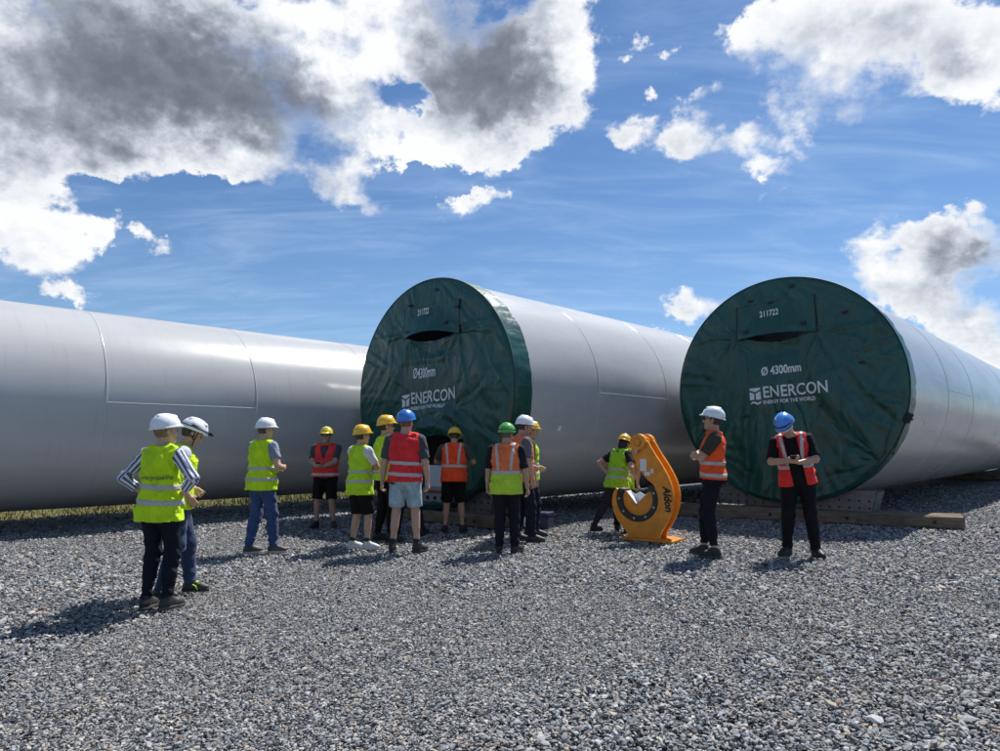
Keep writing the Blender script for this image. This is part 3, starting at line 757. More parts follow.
# blue case on the ground by the mat
bc = empty('tool_case', (0.62, 12.02, 0), -0.45); tag(bc, 'dark blue plastic tool case on the ground before the shaded crane mat', 'case')
BL = principled('blue_plastic', (0.010, 0.020, 0.065), 0.45, var=.1)
mesh_bm('body', bm_box((-.27, -.15, .0), (.27, .15, .20), .02), BL, bc); mesh_bm('lid', bm_box((-.275, -.155, .204), (.275, .155, .27), .02), BL, bc)
for x in (-.16, .02): mesh_bm('white_strip', bm_box((x, -.160, .02), (x + .05, -.1515, .19), .002), WHITE_PRINT, bc)
mesh_bm('handle', bm_join(bm_box((-.09, -.02, .271), (-.07, .02, .31), .004), bm_box((.07, -.02, .271), (.09, .02, .31), .004), bm_box((-.09, -.02, .311), (.09, .02, .33), .006)), BLACK_RUB, bc)


# ------------------------------------------------------------------ orange lifting hook
def build_hook():
    rz = -0.61
    root = empty('lifting_hook', (2.10, 10.42, 0), rz); tag(root, 'orange steel lifting hook with a curved body standing on a base plate', 'lifting hook')
    OR = principled('orange_paint', (0.70, 0.25, 0.012), 0.42, spec=0.5, var=0.22, vscale=7, bump=0.12, bscale=90, coat=0.2)
    DK = principled('dark_liner', (0.03, 0.03, 0.033), 0.7, var=.2); WH = principled('label_white', (0.70, 0.71, 0.70), 0.5)
    ST = principled('bolt_zinc', (0.35, 0.34, 0.32), 0.4, .8)
    def arc(cx, cz, rx, rz_, a0, a1, n): return [(cx + rx * math.cos(R_(a)), cz + rz_ * math.sin(R_(a))) for a in np.linspace(a0, a1, n)]
    def smooth(pts, it=2):
        for _ in range(it):
            q = [pts[0]]
            for a, b_ in zip(pts, pts[1:]): q += [(.75 * a[0] + .25 * b_[0], .75 * a[1] + .25 * b_[1]), (.25 * a[0] + .75 * b_[0], .25 * a[1] + .75 * b_[1])]
            pts = q + [pts[-1]]
        return pts
    right = smooth([(.27, .035), (.285, .12), (.37, .24), (.465, .42), (.505, .60), (.49, .78), (.43, .95), (.32, 1.14), (.21, 1.30), (.12, 1.46)])
    top = arc(-.02, 1.45, .125, .125, 10, 180, 10)
    neck = smooth([(-.150, 1.44), (-.145, 1.30), (-.08, 1.14), (.0, 1.0), (.10, .90), (.20, .82)])
    throat = arc(-.07, .60, .335, .335, 38, -205, 26)
    left = smooth([(-.405, .755), (-.46, .68), (-.485, .55), (-.46, .42), (-.40, .28), (-.30, .17), (-.235, .10), (-.22, .035)])
    outline = right + top + neck + throat[1:] + left
    for y in (0.0, 0.26):
        o = mesh_bm('side_plate', bm_prism(outline, 0.055, .006), OR, root); o.location.y = y
    # web between the plates, set back from the outer edge
    inn = [(p[0] * .80 - .012, .035 + (p[1] - .035) * .93) for p in right]
    web = [(p[0] - .05, p[1]) for p in reversed(inn)]
    mesh_bm('web_plate', bm_prism(inn + web, .203), OR, root).location.y = .056
    # dark liner ring and inner half-disc with a V notch
    ring = arc(-.07, .60, .333, .333, 42, -208, 36) + list(reversed(arc(-.07, .60, .245, .245, 50, -215, 36)))
    mesh_bm('liner_ring', bm_prism(ring, .24, .004), DK, root).location.y = .012
    disc = arc(-.07, .60, .243, .243, 34, -206, 34)
    disc = disc + [(-.27, .715), (-.10, .50), (.09, .70)]
    inner = mesh_bm('inner_disc', bm_prism(disc, .17, .004), OR, root); inner.location.y = .045
    # white lining on both flanks of the notch, and its back wall
    def slab(a, b_, th, y0, y1):
        a, b_ = Vector((a[0], 0, a[1])), Vector((b_[0], 0, b_[1])); t = (b_ - a).normalized(); nn = Vector((-t.z, 0, t.x))
        if nn.z < 0: nn = -nn
        bb = bmesh.new(); V = [bb.verts.new(q + Vector((0, y, 0))) for y in (y0, y1) for q in (a + nn * .002, b_ + nn * .002, b_ + nn * th, a + nn * th)]
        for f in ((0, 1, 2, 3), (7, 6, 5, 4), (0, 4, 5, 1), (1, 5, 6, 2), (2, 6, 7, 3), (3, 7, 4, 0)): bb.faces.new([V[k] for k in f])
        return bb
    mesh_bm('notch_lining', bm_join(slab((-.262, .706), (-.10, .512), .012, .05, .205), slab((-.10, .512), (.082, .69), .012, .05, .205)), WH, inner).location.y = -.045
    mesh_bm('back_lining', bm_prism([(-.262, .72), (-.10, .52), (.082, .70), (-.02, .66), (-.1, .70), (-.18, .66)], .01), WH, inner).location.y = .13
    bolt = None
    for a in (20, -22, -62, -100, -140, -180):
        c = (-.07 + .285 * math.cos(R_(a)), .60 + .285 * math.sin(R_(a)))
        if bolt is None: bolt = mesh_bm('bolt', bm_cyl((0, 0, 0), (0, 1, 0), .020, .02, 8, .003), ST, root); bo = bolt
        else: bo = link(bpy.data.objects.new('bolt', bolt.data), root)
        bo.location = (c[0], .002, c[1])
    # top rollers and pin
    for y, r_, w in ((-.03, .122, .055), (.20, .09, .05), (.335, .122, .055)):
        k = mesh_bm('roller', bm_cyl((0, 0, 0), (0, 1, 0), r_, w, 40, .008), OR, root, False); k.location = (-.02, y, 1.45)
    mesh_bm('cross_pin', bm_cyl((-.02, .15, 1.45), (0, 1, 0), .06, .44, 28, .006), OR, root)
    mesh_bm('pin_ring', bm_cyl((-.02, -.0605, 1.45), (0, 1, 0), .062, .010, 28, .003), DK, root)
    mesh_bm('pin_cap', bm_cyl((-.02, -.068, 1.45), (0, 1, 0), .045, .012, 20, .003), OR, root)
    mesh_bm('shackle', bm_join(bm_cyl((-.05, -.03, 1.31), (0, 1, 0), .035, .04, 18, .004), bm_box((-.07, -.045, 1.30), (-.03, -.02, 1.40), .006)), ST, root)
    mesh_bm('base_plate', bm_box((-.32, -.08, .0), (.50, .44, .034), .006), OR, root)
    for x, y in ((-.28, -.05), (.46, -.05), (-.28, .40), (.46, .40)):
        bo = link(bpy.data.objects.new('bolt', bolt.data), root); bo.location = (x, y, .040); bo.rotation_euler = (math.pi / 2, 0, 0)
    for x in (-.12, .14): mesh_bm('gusset', bm_prism([(x - .012, .035), (x + .012, .035), (x + .012, .18), (x - .012, .18)], .2), OR, root).location.y = .057
    for (x0, x1, z0, z1) in ((-.005, .095, 1.02, 1.20), (.06, .15, .955, 1.01), (.165, .205, .99, 1.06)):
        mesh_bm('label_plate', bm_box((x0, -.004, z0), (x1, -.0015, z1)), WH, root)
    t = text_mesh('Aldon', .155, .95, .006, .25)
    ml = mesh_bm('lettering', t, BLACK_RUB, root); ml.location = (.345, -.004, .80)
    ml.rotation_euler = (math.pi / 2, R_(84), 0)
build_hook()


# ------------------------------------------------------------------ people: implicit surfaces meshed with surface nets
class Field:
    def __init__(s, lo, hi, h):
        s.lo = np.array(lo, np.float32); s.h = h
        n = np.ceil((np.array(hi) - s.lo) / h).astype(int) + 1
        s.ax = [(s.lo[i] + h * np.arange(n[i])).astype(np.float32) for i in range(3)]
        s.D = np.full(n, 0.25, np.float32)
    def win(s, lo, hi):
        sl = []
        for i in range(3):
            a = int(np.floor((lo[i] - s.lo[i]) / s.h)); b = int(np.ceil((hi[i] - s.lo[i]) / s.h)) + 1
            a = max(0, min(a, len(s.ax[i]))); b = max(a, min(b, len(s.ax[i]))); sl.append(slice(a, b))
        return tuple(sl), s.ax[0][sl[0]][:, None, None], s.ax[1][sl[1]][None, :, None], s.ax[2][sl[2]][None, None, :]
    def blend(s, sl, d, k, op='add'):
        A = s.D[sl]
        if A.size == 0: return
        if op == 'cut': A, d = -A, d
        if k > 0:
            hh = np.maximum(k - np.abs(A - d), 0) / k; r = np.minimum(A, d) - hh * hh * k * 0.25
        else: r = np.minimum(A, d)
        s.D[sl] = -r if op == 'cut' else r
    def seg(s, a, b, ra, rb, k=0.02, op='add', bulge=0.0):
        a = np.array(a, np.float32); b = np.array(b, np.float32); m = max(ra, rb) + bulge + 0.06
        sl, x, y, z = s.win(np.minimum(a, b) - m, np.maximum(a, b) + m)
        e = b - a; L2 = float(e @ e) + 1e-9
        t = np.clip(((x - a[0]) * e[0] + (y - a[1]) * e[1] + (z - a[2]) * e[2]) / L2, 0, 1)
        d = np.sqrt((x - a[0] - t * e[0]) ** 2 + (y - a[1] - t * e[1]) ** 2 + (z - a[2] - t * e[2]) ** 2) - (ra + (rb - ra) * t)
        if bulge: d = d - bulge * np.sin(np.pi * np.clip(t * 1.15, 0, 1)) ** 2
        s.blend(sl, d, k, op)
    def local(s, c, M, ext):
        c = np.array(c, np.float32); e = np.abs(M) @ np.array(ext) + 0.05
        sl, x, y, z = s.win(c - e, c + e)
        x = x - c[0]; y = y - c[1]; z = z - c[2]
        return sl, [x * M[0, i] + y * M[1, i] + z * M[2, i] for i in range(3)]
    def ell(s, c, M, r, k=0.02, op='add'):
        sl, p = s.local(c, M, r)
        q = np.sqrt((p[0] / r[0]) ** 2 + (p[1] / r[1]) ** 2 + (p[2] / r[2]) ** 2)
        g = np.sqrt((p[0] / r[0] ** 2) ** 2 + (p[1] / r[1] ** 2) ** 2 + (p[2] / r[2] ** 2) ** 2) + 1e-6
        s.blend(sl, np.where(q < 0.3, -min(r) * 0.7, q * (q - 1) / g), k, op)
    def box(s, c, M, h, rd, k=0.01, op='add'):
        sl, p = s.local(c, M, np.array(h) + rd)
        q = [np.abs(p[i]) - h[i] for i in range(3)]
        d = np.sqrt(sum(np.maximum(v, 0) ** 2 for v in q)) + np.minimum(np.maximum(np.maximum(q[0], q[1]), q[2]), 0) - rd
        s.blend(sl, d, k, op)
    def loft(s, c, M, prof, grow=0.0, k=0.03, zlo=None, zhi=None, pw=2.3, op='add'):
        """prof rows: z, half width, half depth, y shift (in the frame M at c)"""
        P = np.array(prof, np.float32); z0 = P[0, 0] if zlo is None else zlo; z1 = P[-1, 0] if zhi is None else zhi
        ext = (P[:, 1].max() + grow + .06, P[:, 2].max() + np.abs(P[:, 3]).max() + grow + .06, max(abs(z0), abs(z1)) + .06)
        sl, p = s.local(c, M, ext)
        zz = np.clip(p[2], P[0, 0], P[-1, 0])
        w = np.interp(zz, P[:, 0], P[:, 1]) + grow; dd = np.interp(zz, P[:, 0], P[:, 2]) + grow; y0 = np.interp(zz, P[:, 0], P[:, 3])
        q = (np.abs(p[0] / w) ** pw + np.abs((p[1] - y0) / dd) ** pw) ** (1 / pw)
        d = (q - 1) * np.minimum(w, dd)
        d = np.maximum(d, np.maximum(z0 - p[2], p[2] - z1))
        s.blend(sl, d.astype(np.float32), k, op)
    def half(s, c, n, k=0.0):
        """keep the side where (p-c).n < 0"""
        n = np.array(n, float); n = n / np.linalg.norm(n)
        d = (s.ax[0][:, None, None] - c[0]) * n[0] + (s.ax[1][None, :, None] - c[1]) * n[1] + (s.ax[2][None, None, :] - c[2]) * n[2]
        s.D = np.maximum(s.D, d.astype(np.float32))
    def ripple(s, amp, fx, fy, fz, ph=0.0, zc=None, zw=None):
        X, Y, Z = s.ax[0][:, None, None], s.ax[1][None, :, None], s.ax[2][None, None, :]
        w = np.sin(X * fx[0] + Y * fx[1] + Z * fx[2] + ph + 1.6 * np.sin(X * fy[0] + Y * fy[1] + Z * fy[2] + 1.3 * ph)) * np.sin(X * fz[0] + Y * fz[1] + Z * fz[2] + 2.1 * ph)
        if zc is not None: w = w * np.exp(-((Z - zc) / zw) ** 2)
        s.D = (s.D + amp * w).astype(np.float32)
    def mesh(s):
        D = s.D; I = D < 0
        n = I[:-1, :-1, :-1].astype(np.int8)
        for a in (0, 1):
            for b in (0, 1):
                for c in (0, 1):
                    if a or b or c: n = n + I[a:I.shape[0] - 1 + a, b:I.shape[1] - 1 + b, c:I.shape[2] - 1 + c]
        act = np.argwhere((n > 0) & (n < 8))
        idx = np.full(n.shape, -1, np.int32); idx[tuple(act.T)] = np.arange(len(act))
        cor = np.array([(a, b, c) for a in (0, 1) for b in (0, 1) for c in (0, 1)])
        val = np.stack([D[tuple((act + q).T)] for q in cor], 1)
        acc = np.zeros((len(act), 3)); cnt = np.zeros(len(act))
        for i in range(8):
            for j in range(i + 1, 8):
                if np.abs(cor[i] - cor[j]).sum() != 1: continue
                m = (val[:, i] < 0) != (val[:, j] < 0)
                t = val[m, i] / (val[m, i] - val[m, j])
                acc[m] += cor[i] + t[:, None] * (cor[j] - cor[i]); cnt[m] += 1
        V = s.lo + s.h * (act + acc / np.maximum(cnt, 1)[:, None])
        Q = []
        for ax in range(3):
            sh = [slice(1, -1)] * 3; sh[ax] = slice(0, -1); s2 = list(sh); s2[ax] = slice(1, None)
            A = I[tuple(sh)]; B = I[tuple(s2)]
            e = np.argwhere(A != B)
            off = np.array([1, 1, 1]); off[ax] = 0; e = e + off
            o1, o2 = [(1, 2), (2, 0), (0, 1)][ax]
            d1 = np.zeros(3, int); d2 = np.zeros(3, int); d1[o1] = 1; d2[o2] = 1
            q = np.stack([idx[tuple((e - d1 - d2).T)], idx[tuple((e - d2).T)], idx[tuple(e.T)], idx[tuple((e - d1).T)]], 1)
            fl = I[tuple(e.T)]
            q = np.where(fl[:, None], q, q[:, ::-1]); Q.append(q)
        Q = np.concatenate(Q); Q = Q[(Q >= 0).all(1)]
        return V, Q

I3 = np.eye(3)
def rotm(yaw=0, pitch=0, roll=0):
    """columns = right, forward, up; yaw>0 turns right, pitch>0 leans forward / looks down, roll>0 leans right"""
    m = Matrix.Rotation(-R_(yaw), 3, 'Z') @ Matrix.Rotation(-R_(pitch), 3, 'X') @ Matrix.Rotation(R_(roll), 3, 'Y')
    return np.array(m)
def nrm(v): v = np.array(v, float); return v / (np.linalg.norm(v) + 1e-9)
def ik(a, c, l1, l2, pole):
    a, c = np.array(a, float), np.array(c, float); v = c - a; d = np.linalg.norm(v)
    if d > (l1 + l2) * .995: c = a + v / d * (l1 + l2) * .995; v = c - a; d = np.linalg.norm(v)
    x = (l1 * l1 - l2 * l2 + d * d) / (2 * d); h = math.sqrt(max(l1 * l1 - x * x, 0))
    e = v / d; p = np.array(pole, float); p = p - (p @ e) * e
    return a + e * x + nrm(p) * h, c

TORSO = [(-.20, .150, .105, -.01), (-.06, .172, .118, -.012), (.03, .163, .112, -.008), (.12, .146, .100, 0), (.24, .152, .108, .004), (.36, .172, .120, .002),
         (.44, .168, .104, -.004), (.49, .120, .080, -.010), (.53, .062, .060, -.012)]
TORSO_F = [(-.20, .160, .112, -.012), (-.06, .182, .122, -.016), (.03, .166, .110, -.010), (.12, .132, .092, 0), (.24, .140, .104, .008), (.36, .156, .112, .006),
           (.44, .150, .096, -.004), (.49, .108, .074, -.010), (.53, .055, .054, -.012)]

PANTS = {}
def person(pos, total, heading, label, skin=(.42, .25, .17), hair=(.03, .02, .014), helmet=(.8, .8, .8), helmet_kind='hat', vest=None, vest_kind='bands',
           shirt=(.03, .03, .03), sleeve=.55, bottom='trousers', bottom_col=(.01, .011, .014), shoe=(.012, .012, .013), sole=(.02, .02, .02), sock=None,
           build=1.0, female=False, lean=0, twist=0, roll=0, head=(0, 0, 0), hips=(0, 0, 0), feet=((-.11, 0, 0), (.11, 0, 0)), knees=((0, 1, 0), (0, 1, 0)),
           L=((-.27, .02, .86), (-.3, -1, 0)), Rr=((.27, .02, .86), (.3, -1, 0)), handdir=(None, None), palm=(None, None), curl=(.5, .5), h=.0112,
           glasses=None, hair_long=False, vest_open=False, shirt_hem=.87, vest_hem=.86, ankle=.10, lace=None, slim=1.0, vgrow=.021, stripes=False, beard=False):
    """local frame: x = the figure's right, y = forward, z up, built for 1.75 m and scaled"""
    S = total - .035; kf = S / 1.75
    root = empty('person', (pos[0], pos[1], 0), -R_(heading)); tag(root, label, 'person', 'visitors in helmets and safety vests')
    SK = skin_mat('skin_%02d' % int(skin[0] * 100), skin)
    pel = np.array([hips[0], hips[1], .955 + hips[2]]); MT = rotm(twist, lean, roll)
    PR = [(z, w * build, d * (build * 1.15 - .15 if build > 1 else build), y) for z, w, d, y in (TORSO_F if female else TORSO)]
    tp = lambda x, y, z: pel + MT @ np.array([x, y, z])
    shw = (.178 if female else .192) * (build * .6 + .4)
    SH = [tp(-shw, -.008, .455), tp(shw, -.008, .455)]
    MH = MT @ rotm(*head); nb = tp(0, -.012, .50); hc = nb + MT @ np.array([0, .018, .055]) + MH @ np.array([0, .010, .125])
    l1, l2 = .285, .255
    arms = []
    for i, (w, pole) in enumerate((L, Rr)):
        e, wr = ik(SH[i], w, l1, l2, pole); arms.append((SH[i], e, wr))
    legs = []; hipj = [pel + np.array([-.092, 0, -.035]), pel + np.array([.092, 0, -.035])]
    for i in (0, 1):
        fx, fy, fyaw = feet[i][:3]; lift = feet[i][3] if len(feet[i]) > 3 else 0.0
        an = np.array([fx, fy, .095 + lift]); kn, an = ik(hipj[i], an, .418, .418, knees[i]); legs.append((hipj[i], kn, an, fyaw, lift))
    def hand_frame(i):
        sh, e, w = arms[i]; d = nrm(w - e) if handdir[i] is None else nrm(handdir[i])
        side = np.array([1 if i == 0 else -1, 0, 0]); pn = side if palm[i] is None else np.array(palm[i], float)
        pn = nrm(pn - (pn @ d) * d); return d, pn, np.cross(d, pn) * (1 if i == 0 else -1)
    allp = np.array([q for a in arms for q in a] + [arms[i][2] + hand_frame(i)[0] * .2 for i in (0, 1)] + [q for l in legs for q in l[:3]] + [hc + [0, 0, .2], hc - [0, 0, .1], pel])
    lo = allp.min(0) - .16; hi = allp.max(0) + .16; lo[2] = -.03
    # ---- body
    F = Field(lo, hi, h); sl_ = slim
    F.loft(pel, MT, PR, -.004, .03, -.05)
    F.ell(pel + np.array([0, -.008, -.03]), I3, (.155 * build, .105 * build, .10), .03)
    if build > 1.05: F.ell(tp(0, .05, .10), MT, (.14 * build, .11 * build, .14), .06)
    if female:
        for sx in (-1, 1): F.ell(tp(sx * .07, .085, .31), MT, (.062, .055, .06), .04)
    F.seg(nb - MT @ np.array([0, 0, .04]), hc + MH @ np.array([0, -.02, -.06]), .060 * (.88 if female else 1), .053 * (.88 if female else 1), .03)
    for sx in (-1, 1): F.seg(tp(sx * .05, -.01, .50), tp(sx * shw * .86, -.01, .455), .050, .052, .04)
    for i, (a, e, w) in enumerate(arms):
        b_ = (.86 if female else 1.0) * (build * .5 + .5)
        F.seg(a, e, .056 * b_, .042 * b_, .04, bulge=.006); F.seg(e, w, .043 * b_, .027 * b_, .02, bulge=.006)
        d, pn, sd = hand_frame(i); Mh = np.stack([sd, d, pn], 1)
        F.box(w + d * .052, Mh, (.026, .040, .004), .011, .015)
        c = curl[i]
        for q, (ox, ln) in enumerate(((.031, .070), (.011, .080), (-.010, .074), (-.030, .058))):
            p0 = w + d * .092 + sd * ox; ang = .25 + c * .9
            for sgm, fr in enumerate((.46, .32, .24)):
                dv = d * math.cos(ang) + pn * math.sin(ang) + sd * (ox * 1.2); p1 = p0 + nrm(dv) * ln * fr
                F.seg(p0, p1, .0095 - .0008 * sgm, .0088 - .0008 * sgm, .004); p0 = p1; ang += .35 + c * .75
        t0 = w + d * .028 + sd * .030; t1 = t0 + nrm(d * .75 + sd * .6 + pn * .35) * .042; t2 = t1 + nrm(d * .9 + sd * (.25 - .4 * c) + pn * (.3 + .5 * c)) * .034
        F.seg(t0, t1, .0135, .0115, .010); F.seg(t1, t2, .0112, .0095, .004)
    for i, (a, k_, n_, yw, lf) in enumerate(legs):
        F.seg(a, k_, .082 * slim, .053, .04, bulge=.008); F.seg(k_, n_, .052, .036, .02, bulge=.0)
        F.seg(k_ + (n_ - k_) * .12 + np.array([0, -.012, 0]), k_ + (n_ - k_) * .50 + np.array([0, -.016, 0]), .046, .040, .04)
        f = rotm(yw)[:, 1]; F.seg(n_ + [0, 0, -.03], n_ + f * .13 + np.array([0, 0, -.055]), .034, .028, .02)
    hp = lambda x, y, z: hc + MH @ np.array([x, y, z])
    F.ell(hp(0, -.008, .022), MH, (.076, .096, .104), .02); F.ell(hp(0, .030, -.042), MH, (.060, .064, .082), .03)
    F.seg(hp(-.012, .072, -.102), hp(.012, .072, -.102), .021, .021, .03)
    F.seg(hp(0, .092, .012), hp(0, .110, -.024), .010, .014, .010); F.seg(hp(-.013, .098, -.028), hp(.013, .098, -.028), .009, .009, .008)
    F.seg(hp(-.042, .078, .028), hp(.042, .078, .028), .013, .013, .012)
    for sx in (-1, 1):
        F.ell(hp(sx * .040, .072, -.022), MH, (.022, .020, .022), .02)
        F.ell(hp(sx * .077, -.004, -.006), MH, (.010, .021, .031), .006)
    F.seg(hp(-.020, .089, -.062), hp(.020, .089, -.062), .009, .009, .008); F.seg(hp(-.016, .088, -.074), hp(.016, .088, -.074), .008, .008, .006)
    for sx in (-1, 1): F.ell(hp(sx * .033, .098, .010), MH, (.017, .012, .011), .008, 'cut')
    V, Q = F.mesh(); mesh_np('body', V * kf, Q, SK, root)
    # eyes
    EY = principled('eye_dark', (.03, .02, .015), .2)
    for sx in (-1, 1):
        b = bmesh.new(); bmesh.ops.create_uvsphere(b, u_segments=10, v_segments=8, radius=.0115 * kf)
        o = mesh_bm('eye', b, EY, root, True); o.location = hp(sx * .032, .083, .010) * kf
    # ---- hair
    F = Field(hc - .17, hc + .18, .008 if h < .009 else .010)
    F.ell(hp(0, -.014, .022), MH, (.084, .101, .110), 0)
    if hair_long:
        F.ell(hp(0, -.045, -.07), MH, (.078, .062, .085), .04)
        F.half(hp(0, .045, 0), MH @ np.array([0, 1.0, .15]))
    else:
        F.half(hp(0, .030, 0), MH @ np.array([0, 1.0, .35])); F.half(hp(0, -.05, -.075), MH @ np.array([0, .35, -1]))
    F.ripple(.003, (60, 40, 20), (30, 50, 15), (25, 35, 10), 1.0)
    V, Q = F.mesh(); mesh_np('hair', V * kf, Q, principled('hair_%03d' % int(hair[0] * 1000), hair, .6, bump=.5, bscale=140, var=.3, vscale=60), root)
    if beard:
        F = Field(hc - .17, hc + .18, .008); F.ell(hp(0, .032, -.05), MH, (.064, .068, .086), .02); F.half(hp(0, .03, -.045), MH @ np.array([0, -.55, 1])); F.half(hp(0, .0, 0), MH @ np.array([0, -1, 0]))
        V, Q = F.mesh(); mesh_np('beard', V * kf, Q, MATS['hair_%03d' % int(hair[0] * 1000)], root)
    # ---- hard hat
    F = Field(hc - .20, hc + .22, .0075 if h < .009 else .009); sport = helmet_kind == 'sport'
    if sport:
        F.ell(hp(0, -.010, .046), MH, (.116, .138, .118), 0); F.half(hp(0, 0, .028), MH @ np.array([0, .16, -1]))
        F.seg(hp(-.07, .106, .050), hp(.07, .106, .050), .010, .010, .02); F.seg(hp(-.03, .128, .050), hp(.03, .128, .050), .009, .009, .02)
        for sx in (-1, 0, 1): F.seg(hp(sx * .045, .07, .135), hp(sx * .05, -.09, .125), .014, .014, .02)
        for sx in (-1, 1): F.seg(hp(sx * .105, .05, .07), hp(sx * .105, -.05, .075), .008, .008, .006, 'cut')
    else:
        F.ell(hp(0, -.010, .044), MH, (.118, .138, .124), 0); F.half(hp(0, 0, .030), MH @ np.array([0, .20, -1]))
        for a_ in np.linspace(0, 2 * math.pi, 28, endpoint=False):
            b_ = a_ + 2 * math.pi / 28; e_ = lambda q: hp(.121 * math.cos(q), -.010 + .140 * math.sin(q), .033 + .20 * (-.010 + .140 * math.sin(q)))
            F.seg(e_(a_), e_(b_), .0055, .0055, .010)
        F.ell(hp(0, .122, .054), MH @ rotm(0, 6, 0), (.072, .044, .008), .014)
        for sx in (-1, 0, 1): F.seg(hp(sx * .034, .070, .143 + (.009 if sx == 0 else 0)), hp(sx * .036, -.09, .136 + (.009 if sx == 0 else 0)), .010, .010, .014)
    F.ell(hp(0, -.010, .034), MH, (.106, .125, .112), .004, 'cut')
    V, Q = F.mesh(); HM = principled('helmet_%02d_%02d_%02d' % tuple(int(c * 100) for c in helmet), helmet, .28, spec=.5, var=.05, vscale=20, coat=.3)
    hat = mesh_np('hard_hat', V * kf, Q, HM, root)
    STP = principled('strap_black', (.012, .012, .013), .7)
    def tube(name, pts, r, m, par, flat=1.0):
        FF = Field(np.min(pts, 0) - .05, np.max(pts, 0) + .05, .006)
        for a_, b_ in zip(pts, pts[1:]): FF.seg(a_, b_, r, r, .004)
        V_, Q_ = FF.mesh(); return mesh_np(name, V_ * kf, Q_, m, par)
    if sport:
        for sx in (-1, 1): tube('chin_strap', [hp(sx * .085, .045, .045), hp(sx * .078, .050, -.05), hp(sx * .02, .066, -.127)], .006, STP, hat); tube('nape_strap', [hp(sx * .085, -.06, .045), hp(sx * .085, -.01, -.02), hp(sx * .078, .045, -.05)], .006, STP, hat)
    if helmet_kind in ('sport', 'band'):
        ring = [hp(.1185 * math.cos(a), -.009 + .141 * math.sin(a), .062 + .018 * math.sin(a)) for a in np.linspace(0, 2 * math.pi, 25)]
        tube('head_strap', ring, .0065, STP, hat)
    if sport and vest is not None and helmet[0] > .6:
        FF = Field(hp(0, .15, .078) - .08, hp(0, .15, .078) + .08, .006); FF.box(hp(0, .150, .078), MH, (.024, .010, .014), .006); FF.seg(hp(0, .158, .078), hp(0, .176, .078), .013, .013, .004)
        V, Q = FF.mesh(); mesh_np('head_lamp', V * kf, Q, BLACK_RUB, hat)
    if glasses:
        GM = principled('lens_%s' % glasses, (.01, .01, .012) if glasses == 'dark' else (.35, .38, .40), .12, spec=.7)
        for sx in (-1, 1):
            FF = Field(hp(sx * .034, .1, .008) - .06, hp(sx * .034, .1, .008) + .06, .005); FF.ell(hp(sx * .034, .102, .008), MH, (.030, .007, .019), 0); V, Q = FF.mesh(); mesh_np('glasses_lens', V * kf, Q, GM, root)
            tube('glasses_temple', [hp(sx * .062, .096, .012), hp(sx * .082, .01, .012)], .004, BLACK_RUB, root)
    if glasses == 'visor':
        FF = Field(hc - .2, hc + .22, .006); FF.ell(hp(0, .0, .02), MH, (.122, .150, .075), 0); FF.ell(hp(0, -.002, .02), MH, (.114, .142, .082), 0, 'cut'); FF.half(hp(0, .055, 0), MH @ np.array([0, -1, 0])); FF.half(hp(0, 0, .03), MH @ np.array([0, 0, 1])); FF.half(hp(0, 0, -.02), MH @ np.array([0, 0, -1]))
        V, Q = FF.mesh(); mesh_np('eye_shield', V * kf, Q, principled('clear_shield', (.45, .5, .55), .1, spec=.8), hat)
    # ---- bottoms
    short = bottom == 'shorts'
    F = Field([lo[0], lo[1], -.02], [hi[0], hi[1], pel[2] + .16], h)
    F.ell(pel + np.array([0, -.012, -.035]), I3, (.186 * (build * .7 + .3), .136 * (build * .8 + .2), .13), .0)
    F.loft(pel, MT, PR, .012, .04, -.1, .09)
    for i, (a, k_, n_, yw, lf) in enumerate(legs):
        if short:
            kk = a + (k_ - a) * 1.02; F.seg(a + [0, 0, .01], kk, .108, .094, .045, bulge=.004)
        else:
            w1, w2 = (.072, .060) if slim >= 1 else (.066, .048)
            F.seg(a, k_, .101 * slim, w1 + .006, .045, bulge=.006); F.seg(k_, n_ + (k_ - n_) * (.02 if ankle < .14 else .14), w1 + .004, w2, .03)
            F.seg(k_ + (n_ - k_) * .15 + np.array([0, -.012, 0]), k_ + (n_ - k_) * .50 + np.array([0, -.016, 0]), .060 * (1 if slim >= 1 else .95), .056 * (1 if slim >= 1 else .9), .04)
    ph = heading * .1 + total * 7
    if short:
        F.ripple(.006, (30, 25, 14), (14, 20, 18), (12, 16, 12), ph)
        for i, (a, k_, n_, yw, lf) in enumerate(legs):
            c = a + (k_ - a) * (1.0 if bottom_col[0] < .1 else .86); dvec = nrm(k_ - a)
            X = (F.ax[0][:, None, None] - c[0]) * dvec[0] + (F.ax[1][None, :, None] - c[1]) * dvec[1] + (F.ax[2][None, None, :] - c[2]) * dvec[2]
            near = (F.ax[0][:, None, None] * 0 + F.ax[2][None, None, :] * 0 + X) > 0
            F.D = np.where(near & (((F.ax[0][:, None, None] - (hips[0])) * (1 if i else -1) >= -.03)), np.maximum(F.D, X), F.D).astype(np.float32)
    else:
        F.ripple(.0075, (30, 34, 52), (26, 21, 17), (13, 17, 9), ph, .47, .11); F.ripple(.010, (38, 30, 66), (31, 27, 14), (17, 21, 11), ph + 2, .15, .09); F.ripple(.005, (24, 30, 22), (19, 15, 25), (15, 11, 7), ph + 6)
        F.ripple(.0045, (40, 25, 40), (14, 20, 22), (12, 16, 12), ph + 1, .86, .14)
        F.half((0, 0, ankle - .025), (0, 0, -1))
    F.half(pel + MT @ np.array([0, 0, .085]), MT[:, 2])
    V, Q = F.mesh(); nm = 'shorts' if short else 'trousers'
    key = nm + '_%03d_%03d_%03d' % tuple(int(c * 1000) for c in bottom_col)
    mesh_np(nm, V * kf, Q, fabric(key, bottom_col, wr=.5, var=.16 if max(bottom_col) < .05 else .28), root)
